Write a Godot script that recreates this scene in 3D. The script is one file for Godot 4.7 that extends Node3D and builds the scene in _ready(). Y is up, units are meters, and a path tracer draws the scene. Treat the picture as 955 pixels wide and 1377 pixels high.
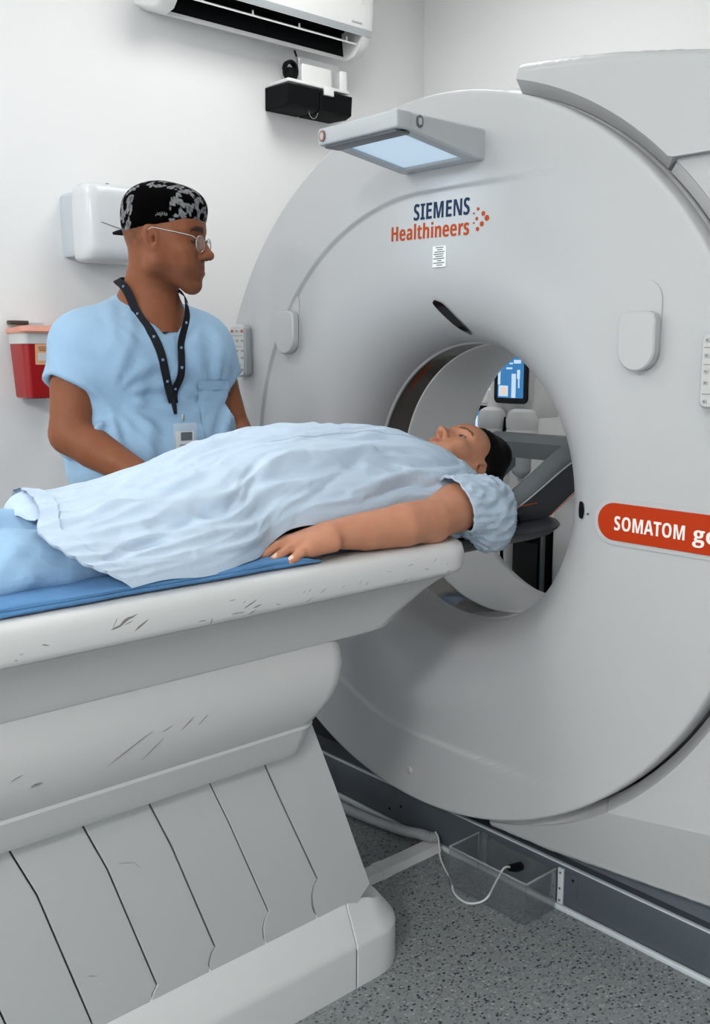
extends Node3D
# Axes: z runs out of the scanner bore along the table, x to the right of the scanner face, y up; the bore axis is at y = BY.

const BY := 0.99
const DY := 1.04
const DR := 0.847
const WX := -1.4
const WZ := -1.41
var used := {}
var M := {}

func _ready():
	set_view_and_light()
	make_materials()
	build_room()
	build_gantry()
	build_table()
	build_technician()
	build_patient()
	build_wall_things()
	build_back_room()
	build_floor_things()

func set_view_and_light():
	var cam := Camera3D.new()
	cam.name = "camera"
	cam.position = Vector3(1.6492, 1.3073, 1.6782)
	cam.rotation = Vector3(-0.1579, 0.8444, 0.0)
	cam.fov = 54.96
	cam.near = 0.05
	cam.far = 50.0
	add_child(cam)
	cam.current = true
	var we := WorldEnvironment.new()
	we.name = "environment"
	var e := Environment.new()
	e.background_mode = Environment.BG_COLOR
	e.background_color = Color(0, 0, 0)
	e.tonemap_mode = Environment.TONE_MAPPER_LINEAR
	e.tonemap_exposure = 0.98
	e.sdfgi_enabled = true
	e.ssao_enabled = true
	e.ssil_enabled = true
	we.environment = e
	add_child(we)

# ---------- naming ----------
func numbered(n: String) -> String:
	if not used.has(n):
		used[n] = 0
		return n
	used[n] += 1
	return "%s_%03d" % [n, used[n]]

func thing(called: String, label: String, category: String, at := Vector3.ZERO, group := "") -> Node3D:
	var o := Node3D.new()
	o.name = numbered(called)
	add_child(o)
	o.position = at
	o.set_meta("label", label)
	o.set_meta("category", category)
	if group != "":
		o.set_meta("group", group)
	return o

func part(called: String, mesh: Mesh, m: Material, parent: Node3D, xf := Transform3D(), label := "") -> MeshInstance3D:
	var o := MeshInstance3D.new()
	o.name = called
	o.mesh = mesh
	o.material_override = m
	o.transform = xf
	parent.add_child(o, true)
	if label != "":
		o.set_meta("label", label)
	return o

# a part given in world coordinates under a thing that stands elsewhere
func wpart(called: String, mesh: Mesh, m: Material, parent: Node3D, label := "") -> MeshInstance3D:
	var t := Transform3D()
	var q: Node = parent
	while q != self:
		t = (q as Node3D).transform * t
		q = q.get_parent()
	return part(called, mesh, m, parent, t.affine_inverse(), label)

func struct(called: String, mesh: Mesh, m: Material, xf := Transform3D()) -> MeshInstance3D:
	var o := part(called, mesh, m, self, xf)
	o.set_meta("kind", "structure")
	o.set_meta("label", called.replace("_", " "))
	return o

func solo(called: String, mesh: Mesh, m: Material, label: String, category: String, xf := Transform3D(), group := "") -> MeshInstance3D:
	var o := part(numbered(called), mesh, m, self, xf, label)
	o.set_meta("category", category)
	if group != "":
		o.set_meta("group", group)
	return o

func at(x: float, y: float, z: float) -> Transform3D:
	return Transform3D(Basis(), Vector3(x, y, z))

# ---------- mesh helpers ----------
# indexed triangles -> mesh with normals smoothed where faces meet at less than the angle (180: everywhere)
func finish(V: PackedVector3Array, I: PackedInt32Array, angle := 180.0, UV := PackedVector2Array(), C := PackedColorArray(), keep := false) -> ArrayMesh:
	if not keep:
		var mid := Vector3.ZERO
		for v in V:
			mid += v
		mid /= maxf(1.0, V.size())
		var vol := 0.0
		for k in range(0, I.size(), 3):
			vol += (V[I[k]] - mid).dot((V[I[k + 1]] - mid).cross(V[I[k + 2]] - mid))
		if vol > 0.0:
			for k in range(0, I.size(), 3):
				var s := I[k + 1]
				I[k + 1] = I[k + 2]
				I[k + 2] = s
	var arr := []
	arr.resize(Mesh.ARRAY_MAX)
	if angle >= 179.0:
		arr[Mesh.ARRAY_VERTEX] = V
		arr[Mesh.ARRAY_INDEX] = I
		if UV.size():
			arr[Mesh.ARRAY_TEX_UV] = UV
		if C.size():
			arr[Mesh.ARRAY_COLOR] = C
		var st := SurfaceTool.new()
		st.create_from_arrays(arr)
		st.generate_normals()
		return st.commit()
	var lim := cos(deg_to_rad(angle))
	var fn := PackedVector3Array()
	var by := {}
	for k in range(0, I.size(), 3):
		var n := (V[I[k + 2]] - V[I[k]]).cross(V[I[k + 1]] - V[I[k]])
		fn.append(n)
		for j in 3:
			var key := (V[I[k + j]] * 20000.0).round()
			if not by.has(key):
				by[key] = PackedInt32Array()
			by[key].append(k / 3)
	var V2 := PackedVector3Array()
	var N2 := PackedVector3Array()
	var U2 := PackedVector2Array()
	for k in range(0, I.size(), 3):
		var n := fn[k / 3].normalized()
		for j in 3:
			var p := V[I[k + j]]
			var s := Vector3.ZERO
			for f in by[(p * 20000.0).round()]:
				if fn[f].normalized().dot(n) > lim:
					s += fn[f]
			V2.append(p)
			N2.append(s.normalized() if s.length() > 0.0 else n)
			if UV.size():
				U2.append(UV[I[k + j]])
	arr[Mesh.ARRAY_VERTEX] = V2
	arr[Mesh.ARRAY_NORMAL] = N2
	if UV.size():
		arr[Mesh.ARRAY_TEX_UV] = U2
	var am := ArrayMesh.new()
	am.add_surface_from_arrays(Mesh.PRIMITIVE_TRIANGLES, arr)
	return am

# rows of points -> surface; closed round each row if wrap; capped at both ends if cap
func loft(rows: Array, wrap := true, cap := true, angle := 180.0, uv := false, keep := false) -> ArrayMesh:
	var n: int = rows[0].size()
	var V := PackedVector3Array()
	var I := PackedInt32Array()
	var U := PackedVector2Array()
	for r in rows.size():
		V.append_array(rows[r])
		if uv:
			for i in n:
				U.append(Vector2(float(i) / (n if wrap else n - 1), float(r) / (rows.size() - 1)))
	for r in rows.size() - 1:
		for i in (n if wrap else n - 1):
			var a := r * n + i
			var b := r * n + (i + 1) % n
			I.append_array([a, b, a + n, b, b + n, a + n])
	if cap and wrap:
		for e in [0, rows.size() - 1]:
			var mid := Vector3.ZERO
			for p in rows[e]:
				mid += p
			V.append(mid / n)
			if uv:
				U.append(Vector2(0.5, 0.5))
			for i in n:
				var a: int = e * n + i
				var b: int = e * n + (i + 1) % n
				if e == 0:
					I.append_array([V.size() - 1, b, a])
				else:
					I.append_array([V.size() - 1, a, b])
	return finish(V, I, angle, U, PackedColorArray(), keep)

# box of the given full size with rounded edges
func rbox(sx: float, sy: float, sz: float, r: float, steps := 2) -> ArrayMesh:
	var h := Vector3(sx, sy, sz) / 2.0
	r = minf(r, minf(h.x, minf(h.y, h.z)) * 0.98)
	var t := []
	for i in steps + 1:
		t.append(-1.0 + float(i) / (steps + 1))
	t.append(0.0)
	var V := PackedVector3Array()
	var I := PackedInt32Array()
	var inner := h - Vector3(r, r, r)
	var line := func(half: float) -> PackedFloat32Array:
		var o := PackedFloat32Array()
		for i in steps + 1:
			o.append(-half + r * (1.0 - cos(PI / 2 * i / steps)) * 1.0)
		for i in steps + 1:
			o.append(half - r * (1.0 - cos(PI / 2 * (steps - i) / steps)))
		return o
	for ax in 3:
		var b := (ax + 1) % 3
		var c := (ax + 2) % 3
		var lb: PackedFloat32Array = line.call(h[b])
		var lc: PackedFloat32Array = line.call(h[c])
		for sgn in [-1.0, 1.0]:
			var base := V.size()
			for i in lb.size():
				for j in lc.size():
					var p := Vector3()
					p[ax] = sgn * h[ax]
					p[b] = lb[i]
					p[c] = lc[j]
					var q := p.clamp(-inner, inner)
					var d := p - q
					V.append(q + (d.normalized() * r if d.length() > 0.0 else d))
			var m := lc.size()
			for i in lb.size() - 1:
				for j in m - 1:
					var a := base + i * m + j
					if sgn > 0:
						I.append_array([a, a + 1, a + m, a + 1, a + m + 1, a + m])
					else:
						I.append_array([a, a + m, a + 1, a + 1, a + m, a + m + 1])
	return finish(V, I)

# polygon in x,y extruded along z from z0 to z1, with a small chamfer on both rims
func prism(poly: PackedVector2Array, z0: float, z1: float, bevel := 0.0, angle := 35.0) -> ArrayMesh:
	var V := PackedVector3Array()
	var I := PackedInt32Array()
	var rings := []
	if bevel > 0.0:
		var small: Array = Geometry2D.offset_polygon(poly, -bevel, Geometry2D.JOIN_MITER)
		var inner: PackedVector2Array = poly
		if small.size() and small[0].size() == poly.size():
			inner = small[0]
			var best := 0
			for i in inner.size():
				if inner[i].distance_to(poly[0]) < inner[best].distance_to(poly[0]):
					best = i
			var sh := PackedVector2Array()
			for i in inner.size():
				sh.append(inner[(best + i) % inner.size()])
			if sh.size() > 2 and sh[1].distance_to(poly[1]) > sh[sh.size() - 1].distance_to(poly[1]) + 1e-6:
				var rev := PackedVector2Array([sh[0]])
				for i in range(sh.size() - 1, 0, -1):
					rev.append(sh[i])
				sh = rev
			inner = sh
		rings = [[inner, z0], [poly, z0 + bevel], [poly, z1 - bevel], [inner, z1]]
	else:
		rings = [[poly, z0], [poly, z1]]
	var n := poly.size()
	for r in rings:
		for p in r[0]:
			V.append(Vector3(p.x, p.y, r[1]))
	for r in rings.size() - 1:
		for i in n:
			var a := r * n + i
			var b := r * n + (i + 1) % n
			I.append_array([a, b, a + n, b, b + n, a + n])
	var tri := Geometry2D.triangulate_polygon(rings[0][0])
	var ccw := not Geometry2D.is_polygon_clockwise(rings[0][0])
	var t0 := V[tri[1]] - V[tri[0]]
	var t1 := V[tri[2]] - V[tri[0]]
	var up := t0.cross(t1).z > 0.0
	for k in range(0, tri.size(), 3):
		var x := tri[k]
		var y := tri[k + 1] if up == ccw else tri[k + 2]
		var z := tri[k + 2] if up == ccw else tri[k + 1]
		# side quads above are wound (a, b, up): outward when the polygon runs counter-clockwise
		var o := (rings.size() - 1) * n
		I.append_array([x, z, y])
		I.append_array([o + x, o + y, o + z])
	return finish(V, I, angle)

# flips the y of a polygon drawn in pixels is not needed here; a rounded rectangle outline in x,y
func rrect(w: float, h: float, r: float, seg := 5) -> PackedVector2Array:
	var o := PackedVector2Array()
	r = minf(r, minf(w, h) / 2.0 - 0.00001)
	for q in 4:
		var c := Vector2((w / 2 - r) * (1 if q in [0, 3] else -1), (h / 2 - r) * (1 if q in [0, 1] else -1))
		for i in seg + 1:
			var a := PI / 2 * (q + float(i) / seg)
			o.append(c + Vector2(cos(a), sin(a)) * r)
	return o

# profile of (radius, height) turned about y
func lathe(prof: Array, seg := 32, angle := 40.0) -> ArrayMesh:
	var rows := []
	for p in prof:
		var row := PackedVector3Array()
		for i in seg:
			var a := TAU * i / seg
			row.append(Vector3(cos(a) * maxf(p[0], 0.00001), p[1], sin(a) * maxf(p[0], 0.00001)))
		rows.append(row)
	return loft(rows, true, true, angle)

# tube along points; r a number or one radius per point
func tube(pts: PackedVector3Array, r, sides := 10) -> ArrayMesh:
	var rows := []
	var up := Vector3.UP
	var d0 := (pts[1] - pts[0]).normalized()
	if absf(d0.dot(up)) > 0.9:
		up = Vector3.RIGHT
	var nrm := d0.cross(up).normalized()
	for k in pts.size():
		var d := (pts[mini(k + 1, pts.size() - 1)] - pts[maxi(k - 1, 0)]).normalized()
		nrm = (nrm - d * nrm.dot(d)).normalized()
		var bn := d.cross(nrm)
		var rr: float = r[k] if r is Array or r is PackedFloat32Array else r
		var row := PackedVector3Array()
		for i in sides:
			var a := TAU * i / sides
			row.append(pts[k] + (nrm * cos(a) + bn * sin(a)) * rr)
		rows.append(row)
	return loft(rows, true, true, 60.0)

func curve(pts: Array, per := 8, closed := false) -> PackedVector3Array:
	var o := PackedVector3Array()
	var n := pts.size()
	for i in (n if closed else n - 1):
		var p0: Vector3 = pts[(i - 1 + n) % n] if closed else pts[maxi(i - 1, 0)]
		var p1: Vector3 = pts[i]
		var p2: Vector3 = pts[(i + 1) % n]
		var p3: Vector3 = pts[(i + 2) % n] if closed else pts[mini(i + 2, n - 1)]
		for k in per:
			o.append(p1.cubic_interpolate(p2, p0, p3, float(k) / per))
	if not closed:
		o.append(pts[n - 1])
	return o

# flat strap along points with the given outward normals
func ribbon(pts: PackedVector3Array, nrm: PackedVector3Array, w: float, th: float) -> ArrayMesh:
	var rows := []
	for k in pts.size():
		var d := (pts[mini(k + 1, pts.size() - 1)] - pts[maxi(k - 1, 0)]).normalized()
		var n := (nrm[k] - d * nrm[k].dot(d)).normalized()
		var s := d.cross(n) * w / 2
		rows.append(PackedVector3Array([pts[k] + s, pts[k] + s + n * th, pts[k] - s + n * th, pts[k] - s]))
	return loft(rows, true, true, 40.0)

# lettering: stretched to the given width and height, its middle at the origin, facing +z
func lettering(what: String, w: float, h: float, weight := 400, depth := 0.0012) -> ArrayMesh:
	var f := SystemFont.new()
	f.font_names = PackedStringArray(["Droid Sans"])
	f.font_weight = weight
	var t := TextMesh.new()
	t.text = what
	t.font = f
	t.font_size = 64
	t.pixel_size = 0.01
	t.depth = 0.02
	t.curve_step = 1.0
	var bb := t.get_aabb()
	var src := t.surface_get_arrays(0)
	var V: PackedVector3Array = src[Mesh.ARRAY_VERTEX]
	var c := bb.get_center()
	for i in V.size():
		V[i] = Vector3((V[i].x - c.x) * w / bb.size.x, (V[i].y - c.y) * h / bb.size.y, (V[i].z - c.z) * depth / 0.02)
	src[Mesh.ARRAY_VERTEX] = V
	src[Mesh.ARRAY_TANGENT] = null
	var am := ArrayMesh.new()
	am.add_surface_from_arrays(Mesh.PRIMITIVE_TRIANGLES, src)
	return am

# ---------- distance fields ----------
func cap(a: Vector3, b: Vector3, ra: float, rb: float, k := 0.02, op := 1) -> Dictionary:
	return {"t": 0, "a": a, "b": b, "ra": ra, "rb": rb, "k": k, "op": op}

func ell(c: Vector3, r: Vector3, B := Basis(), k := 0.02, op := 1) -> Dictionary:
	return {"t": 1, "a": c, "r": r, "B": B, "k": k, "op": op}

# takes away what lies beyond the plane, inside the ball
func cut(c: Vector3, n: Vector3, rad: float, k := 0.004) -> Dictionary:
	return {"t": 2, "a": c, "n": n.normalized(), "rad": rad, "k": k, "op": -1}

func pdist(q: Dictionary, p: Vector3) -> float:
	if q.t == 0:
		var ab: Vector3 = q.b - q.a
		var ap: Vector3 = p - q.a
		var t := clampf(ap.dot(ab) / maxf(ab.length_squared(), 1e-9), 0.0, 1.0)
		return (ap - ab * t).length() - lerpf(q.ra, q.rb, t)
	if q.t == 1:
		var l: Vector3 = (p - q.a) * q.B
		var r: Vector3 = q.r
		var k0 := (l / r).length()
		var k1 := (l / (r * r)).length()
		return k0 * (k0 - 1.0) / maxf(k1, 1e-6)
	if q.t == 3:
		# V-shaped notch open upwards, in front of x = q.x0
		return maxf((absf(p.z - q.a.z - (p.y - q.a.y) * q.lean) - (p.y - q.a.y) * q.slope) * 0.9, maxf(q.x0 - p.x, (p - q.a).length() - q.rad))
	return maxf(-(p - q.a).dot(q.n), (p - q.a).length() - q.rad)

func field_at(prims: Array, p: Vector3) -> float:
	var d := 1.0
	for q in prims:
		var e := pdist(q, p)
		var k: float = q.k
		if q.op > 0:
			var h := maxf(k - absf(d - e), 0.0) / k
			d = minf(d, e) - h * h * k * 0.25
		else:
			e = -e
			var h := maxf(k - absf(d - e), 0.0) / k
			d = maxf(d, e) + h * h * k * 0.25
	return d

# meshes the union of the shapes by surface nets; disp(p) is added to the distance near the surface, tint(p) colours the vertices
func nets(prims: Array, lo: Vector3, hi: Vector3, h: float, disp = null, tint = null, into = null) -> ArrayMesh:
	var nx := int(ceil((hi.x - lo.x) / h)) + 1
	var ny := int(ceil((hi.y - lo.y) / h)) + 1
	var nz := int(ceil((hi.z - lo.z) / h)) + 1
	var F := PackedFloat32Array()
	F.resize(nx * ny * nz)
	F.fill(1.0)
	for q in prims:
		var k: float = q.k
		var m := k + 3.0 * h
		var b0: Vector3
		var b1: Vector3
		if q.t == 0:
			var ra: Vector3 = Vector3.ONE * (q.ra + m)
			var rb: Vector3 = Vector3.ONE * (q.rb + m)
			b0 = (q.a - ra).min(q.b - rb)
			b1 = (q.a + ra).max(q.b + rb)
		elif q.t == 1:
			var mm: float = maxf(q.r.x, maxf(q.r.y, q.r.z)) + m
			b0 = q.a - Vector3.ONE * mm
			b1 = q.a + Vector3.ONE * mm
		else:
			b0 = q.a - Vector3.ONE * (q.rad + m)
			b1 = q.a + Vector3.ONE * (q.rad + m)
		var i0 := clampi(int((b0.x - lo.x) / h), 0, nx - 1)
		var i1 := clampi(int((b1.x - lo.x) / h) + 1, 0, nx - 1)
		var j0 := clampi(int((b0.y - lo.y) / h), 0, ny - 1)
		var j1 := clampi(int((b1.y - lo.y) / h) + 1, 0, ny - 1)
		var k0 := clampi(int((b0.z - lo.z) / h), 0, nz - 1)
		var k1 := clampi(int((b1.z - lo.z) / h) + 1, 0, nz - 1)
		var add: bool = q.op > 0
		var t: int = q.t
		var A: Vector3 = q.a
		var ab := Vector3.ZERO
		var inv := 0.0
		var ra0 := 0.0
		var dr := 0.0
		var R := Vector3.ONE
		var R2 := Vector3.ONE
		var B := Basis()
		if t == 0:
			ab = q.b - q.a
			inv = 1.0 / maxf(ab.length_squared(), 1e-9)
			ra0 = q.ra
			dr = q.rb - q.ra
		elif t == 1:
			R = Vector3.ONE / (q.r as Vector3)
			R2 = R * R
			B = q.B
		for kz in range(k0, k1 + 1):
			for jy in range(j0, j1 + 1):
				var at_ := (kz * ny + jy) * nx
				var p := Vector3(0, lo.y + jy * h, lo.z + kz * h)
				for ix in range(i0, i1 + 1):
					p.x = lo.x + ix * h
					var e: float
					if t == 0:
						var ap := p - A
						var s := clampf(ap.dot(ab) * inv, 0.0, 1.0)
						e = (ap - ab * s).length() - ra0 - dr * s
					elif t == 1:
						var l := (p - A) * B
						var g := (l * R).length()
						e = g * (g - 1.0) / maxf((l * R2).length(), 1e-6)
					else:
						e = pdist(q, p)
					var d := F[at_ + ix]
					if add:
						if e < d + k:
							var w := maxf(k - absf(d - e), 0.0) / k
							F[at_ + ix] = minf(d, e) - w * w * k * 0.25
					else:
						e = -e
						if e > d - k:
							var w := maxf(k - absf(d - e), 0.0) / k
							F[at_ + ix] = maxf(d, e) + w * w * k * 0.25
	if disp != null:
		for kz in nz:
			for jy in ny:
				var at_ := (kz * ny + jy) * nx
				for ix in nx:
					if absf(F[at_ + ix]) < 3.0 * h:
						F[at_ + ix] += disp.call(Vector3(lo.x + ix * h, lo.y + jy * h, lo.z + kz * h))
	var V := PackedVector3Array()
	var I := PackedInt32Array()
	var idx := PackedInt32Array()
	idx.resize(nx * ny * nz)
	idx.fill(-1)
	var sy := nx
	var sz := nx * ny
	var off := [0, 1, sy, sy + 1, sz, sz + 1, sz + sy, sz + sy + 1]
	var cor := [Vector3(0, 0, 0), Vector3(1, 0, 0), Vector3(0, 1, 0), Vector3(1, 1, 0), Vector3(0, 0, 1), Vector3(1, 0, 1), Vector3(0, 1, 1), Vector3(1, 1, 1)]
	var edges := [[0, 1], [2, 3], [4, 5], [6, 7], [0, 2], [1, 3], [4, 6], [5, 7], [0, 4], [1, 5], [2, 6], [3, 7]]
	var lim := 2.6 * h
	for kz in nz - 1:
		for jy in ny - 1:
			for ix in nx - 1:
				var i := kz * sz + jy * sy + ix
				if absf(F[i]) > lim:
					continue
				var neg := 0
				for o in off:
					if F[i + o] < 0.0:
						neg += 1
				if neg == 0 or neg == 8:
					continue
				var sum := Vector3.ZERO
				var cnt := 0
				for e in edges:
					var a := F[i + off[e[0]]]
					var b := F[i + off[e[1]]]
					if (a < 0.0) != (b < 0.0):
						sum += (cor[e[0]] as Vector3).lerp(cor[e[1]], a / (a - b))
						cnt += 1
				idx[i] = V.size()
				V.append(lo + (Vector3(ix, jy, kz) + sum / cnt) * h)
	for kz in range(1, nz - 1):
		for jy in range(1, ny - 1):
			for ix in range(1, nx - 1):
				var i := kz * sz + jy * sy + ix
				if idx[i] < 0:
					continue
				var n0 := F[i] < 0.0
				for ax in 3:
					var st := 1 if ax == 0 else (sy if ax == 1 else sz)
					if (F[i + st] < 0.0) == n0:
						continue
					var u := sy if ax == 0 else (sz if ax == 1 else 1)
					var w := sz if ax == 0 else (1 if ax == 1 else sy)
					var a := idx[i]
					var b := idx[i - u]
					var c := idx[i - u - w]
					var d := idx[i - w]
					if a < 0 or b < 0 or c < 0 or d < 0:
						continue
					if n0:
						I.append_array([a, c, b, a, d, c])
					else:
						I.append_array([a, b, c, a, c, d])
	var C := PackedColorArray()
	if tint != null:
		for v in V:
			C.append(tint.call(v))
	if into != null:
		var n: int = into.V.size()
		into.V.append_array(V)
		into.C.append_array(C)
		for i in I:
			into.I.append(i + n)
		return null
	return finish(V, I, 180.0, PackedVector2Array(), C, true)

func joined(into: Dictionary) -> ArrayMesh:
	return finish(into.V, into.I, 180.0, PackedVector2Array(), into.C, true)

func fresh() -> Dictionary:
	return {"V": PackedVector3Array(), "I": PackedInt32Array(), "C": PackedColorArray()}

# ---------- materials ----------
func noise_tex(freq: float, seed_: int, size := 512, normal := false, strength := 4.0, oct := 4, ridged := false) -> NoiseTexture2D:
	var n := FastNoiseLite.new()
	n.seed = seed_
	n.frequency = freq
	n.fractal_octaves = oct
	n.noise_type = FastNoiseLite.TYPE_SIMPLEX_SMOOTH
	if ridged:
		n.fractal_type = FastNoiseLite.FRACTAL_RIDGED
	var t := NoiseTexture2D.new()
	t.width = size
	t.height = size
	t.seamless = true
	t.noise = n
	t.as_normal_map = normal
	t.bump_strength = strength
	return t

func mat(key: String, c: Color, rough := 0.5, metal := 0.0, spec := 0.5) -> StandardMaterial3D:
	var m := StandardMaterial3D.new()
	m.resource_name = key
	m.albedo_color = c
	m.roughness = rough
	m.metallic = metal
	m.metallic_specular = spec
	m.cull_mode = BaseMaterial3D.CULL_DISABLED
	M[key] = m
	return m

func tri(m: StandardMaterial3D, s: float, world := true):
	m.uv1_triplanar = true
	m.uv1_world_triplanar = world
	m.uv1_scale = Vector3.ONE * s

func c8(r: int, g: int, b: int) -> Color:
	return Color8(r, g, b)

func glow(key: String, c: Color, e: float) -> StandardMaterial3D:
	var m := mat(key, c, 0.4)
	m.emission_enabled = true
	m.emission = c
	m.emission_energy_multiplier = e
	return m

func make_materials():
	var m := mat("wall_paint", c8(238, 239, 239), 0.75)
	tri(m, 0.9)
	m.normal_enabled = true
	m.normal_texture = noise_tex(0.01, 3, 512, true, 2.0, 5)
	m.normal_scale = 0.25
	mat("ceiling_paint", c8(240, 240, 238), 0.9)
	# speckled vinyl
	var img := Image.create(1024, 1024, false, Image.FORMAT_RGB8)
	var rng := RandomNumberGenerator.new()
	rng.seed = 11
	img.fill(c8(134, 139, 139))
	for k in 24000:
		var g := rng.randf()
		var col := c8(106, 111, 114) if g < 0.3 else (c8(146, 152, 152) if g < 0.6 else (c8(164, 168, 166) if g < 0.72 else (c8(126, 131, 134) if g < 0.87 else c8(38, 42, 50))))
		var s := rng.randi_range(2, 6)
		if g >= 0.87:
			s = rng.randi_range(3, 6)
		var px := rng.randi_range(0, 1023)
		var py := rng.randi_range(0, 1023)
		img.fill_rect(Rect2i(px, py, s, rng.randi_range(2, s + 1)), col)
		if s > 3:
			img.fill_rect(Rect2i(px + 1, py - 1, s - 2, s + 1), col)
	m = mat("floor_vinyl", Color.WHITE, 0.5)
	m.albedo_texture = ImageTexture.create_from_image(img)
	tri(m, 1.05)
	mat("gantry_white", c8(180, 182, 183), 0.34)
	mat("gantry_wing", c8(180, 182, 183), 0.36)
	mat("bore_lining", c8(234, 236, 236), 0.3)
	m = mat("scan_window", c8(92, 86, 82), 0.12)
	mat("streak_rust", c8(136, 70, 40), 0.15)  # rust colour of the painted reflection in the bore
	m = mat("bed_white", c8(204, 206, 206), 0.36)
	mat("panel_white", c8(180, 183, 183), 0.5)
	mat("apron_white", c8(180, 182, 182), 0.38)
	mat("grey_plastic", c8(176, 181, 184), 0.4)
	mat("grey_dark_plastic", c8(92, 98, 102), 0.45)
	mat("keypad", c8(186, 188, 187), 0.5)
	mat("key_cap", c8(174, 177, 177), 0.5)
	mat("black", c8(14, 15, 17), 0.6, 0.0, 0.22)
	mat("black_gloss", c8(10, 11, 13), 0.12)
	mat("plinth", c8(74, 81, 88), 0.42)
	mat("slate", c8(84, 92, 100), 0.5)
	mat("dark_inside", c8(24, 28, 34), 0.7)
	mat("trim_light", c8(190, 198, 202), 0.4)
	mat("orange_badge", c8(176, 50, 4), 0.45, 0.0, 0.35)
	mat("letter_white", c8(238, 232, 226), 0.5)
	mat("letter_navy", c8(24, 46, 74), 0.5, 0.0, 0.3)
	mat("letter_orange", c8(170, 68, 26), 0.5, 0.0, 0.3)
	mat("orange_print", c8(206, 84, 36), 0.5)
	mat("grey_print", c8(110, 114, 116), 0.6)
	mat("label_paper", c8(226, 228, 226), 0.6)
	mat("scuff", c8(128, 128, 126), 0.7)
	mat("carbon", c8(58, 62, 66), 0.4)
	m = mat("foam_grey", c8(112, 118, 122), 0.55)
	mat("foam_dark", c8(58, 62, 66), 0.6)
	for a in [["gown", c8(187, 205, 222)], ["scrub", c8(146, 177, 204)], ["sheet", c8(88, 135, 182)], ["trousers", c8(148, 182, 212)], ["undershirt", c8(176, 204, 224)]]:
		m = mat(a[0], a[1], 0.85, 0.0, 0.3)
		m.rim_enabled = true
		m.rim = 0.25
		tri(m, 5.0)
		m.normal_enabled = true
		m.normal_texture = noise_tex(0.012, 21, 512, true, 5.0, 5)
		m.normal_scale = 0.5
	for a in ["skin_dark", "skin_light"]:
		m = mat(a, Color.WHITE, 0.5, 0.0, 0.32)
		m.vertex_color_use_as_albedo = true
		m.subsurf_scatter_enabled = true
		m.subsurf_scatter_strength = 0.12
	m = mat("hair", c8(13, 12, 12), 0.62, 0.0, 0.22)
	tri(m, 9.0, false)
	m = mat("cap_cloth", Color.WHITE, 0.9, 0.0, 0.15)
	m.vertex_color_use_as_albedo = true
	mat("eye_white", c8(225, 220, 214), 0.25)
	mat("frame_metal", c8(170, 170, 170), 0.25, 0.7)
	m = mat("lens", Color(0.95, 0.97, 0.98, 0.02), 0.03)
	m.transparency = BaseMaterial3D.TRANSPARENCY_ALPHA
	m = mat("acrylic", Color(0.5, 0.53, 0.55, 0.14), 0.08)
	m.transparency = BaseMaterial3D.TRANSPARENCY_ALPHA
	m = mat("clear_plastic", Color(0.85, 0.87, 0.88, 0.25), 0.1)
	m.transparency = BaseMaterial3D.TRANSPARENCY_ALPHA
	mat("strap_black", c8(32, 34, 38), 0.8, 0.0, 0.2)
	mat("strap_print", c8(120, 146, 180), 0.7)
	mat("steel", c8(180, 184, 188), 0.3, 0.9)
	mat("device_white", c8(232, 233, 232), 0.35)
	mat("dispenser_white", c8(208, 212, 215), 0.22)
	mat("dispenser_grey", c8(186, 194, 200), 0.35)
	m = mat("bin_red", c8(150, 8, 12), 0.3)
	mat("bin_lid", c8(206, 140, 120), 0.4)
	mat("bin_collar", c8(196, 196, 196), 0.4)
	mat("bin_label", c8(222, 164, 122), 0.6)
	mat("print_dark", c8(70, 56, 50), 0.6)
	mat("hose_grey", c8(150, 154, 156), 0.5)
	mat("cable_white", c8(206, 208, 208), 0.5)
	mat("syringe", c8(170, 176, 180), 0.2)
	glow("screen_blue", c8(56, 120, 176), 0.75)
	glow("screen_pale", c8(190, 214, 232), 0.8)
	glow("screen_peach", c8(224, 196, 176), 0.8)
	glow("lamp_glow", c8(196, 218, 236), 0.5)
	glow("panel_glow", c8(255, 253, 248), 3.0)

func ceiling_lamp(x: float, z: float, w: float, d: float, energy: float, where: String):
	var t := thing("ceiling_light", "flat white light panel in the ceiling " + where, "ceiling light", Vector3(x, 2.9, z), "ceiling light panels")
	part("frame", rbox(w + 0.06, 0.04, d + 0.06, 0.008), M.device_white, t, at(0, -0.02, 0))
	part("light_diffuser", rbox(w, 0.012, d, 0.004), M.panel_glow, t, at(0, -0.044, 0))
	var l := AreaLight3D.new()
	l.name = "area_light"
	l.area_size = Vector2(w, d)
	l.light_energy = energy
	l.light_color = Color(1.0, 1.0, 1.0)
	l.shadow_enabled = true
	l.area_range = 12.0
	l.position = Vector3(0, -0.056, 0)
	l.rotation = Vector3(-PI / 2, 0, 0)
	t.add_child(l)

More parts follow.
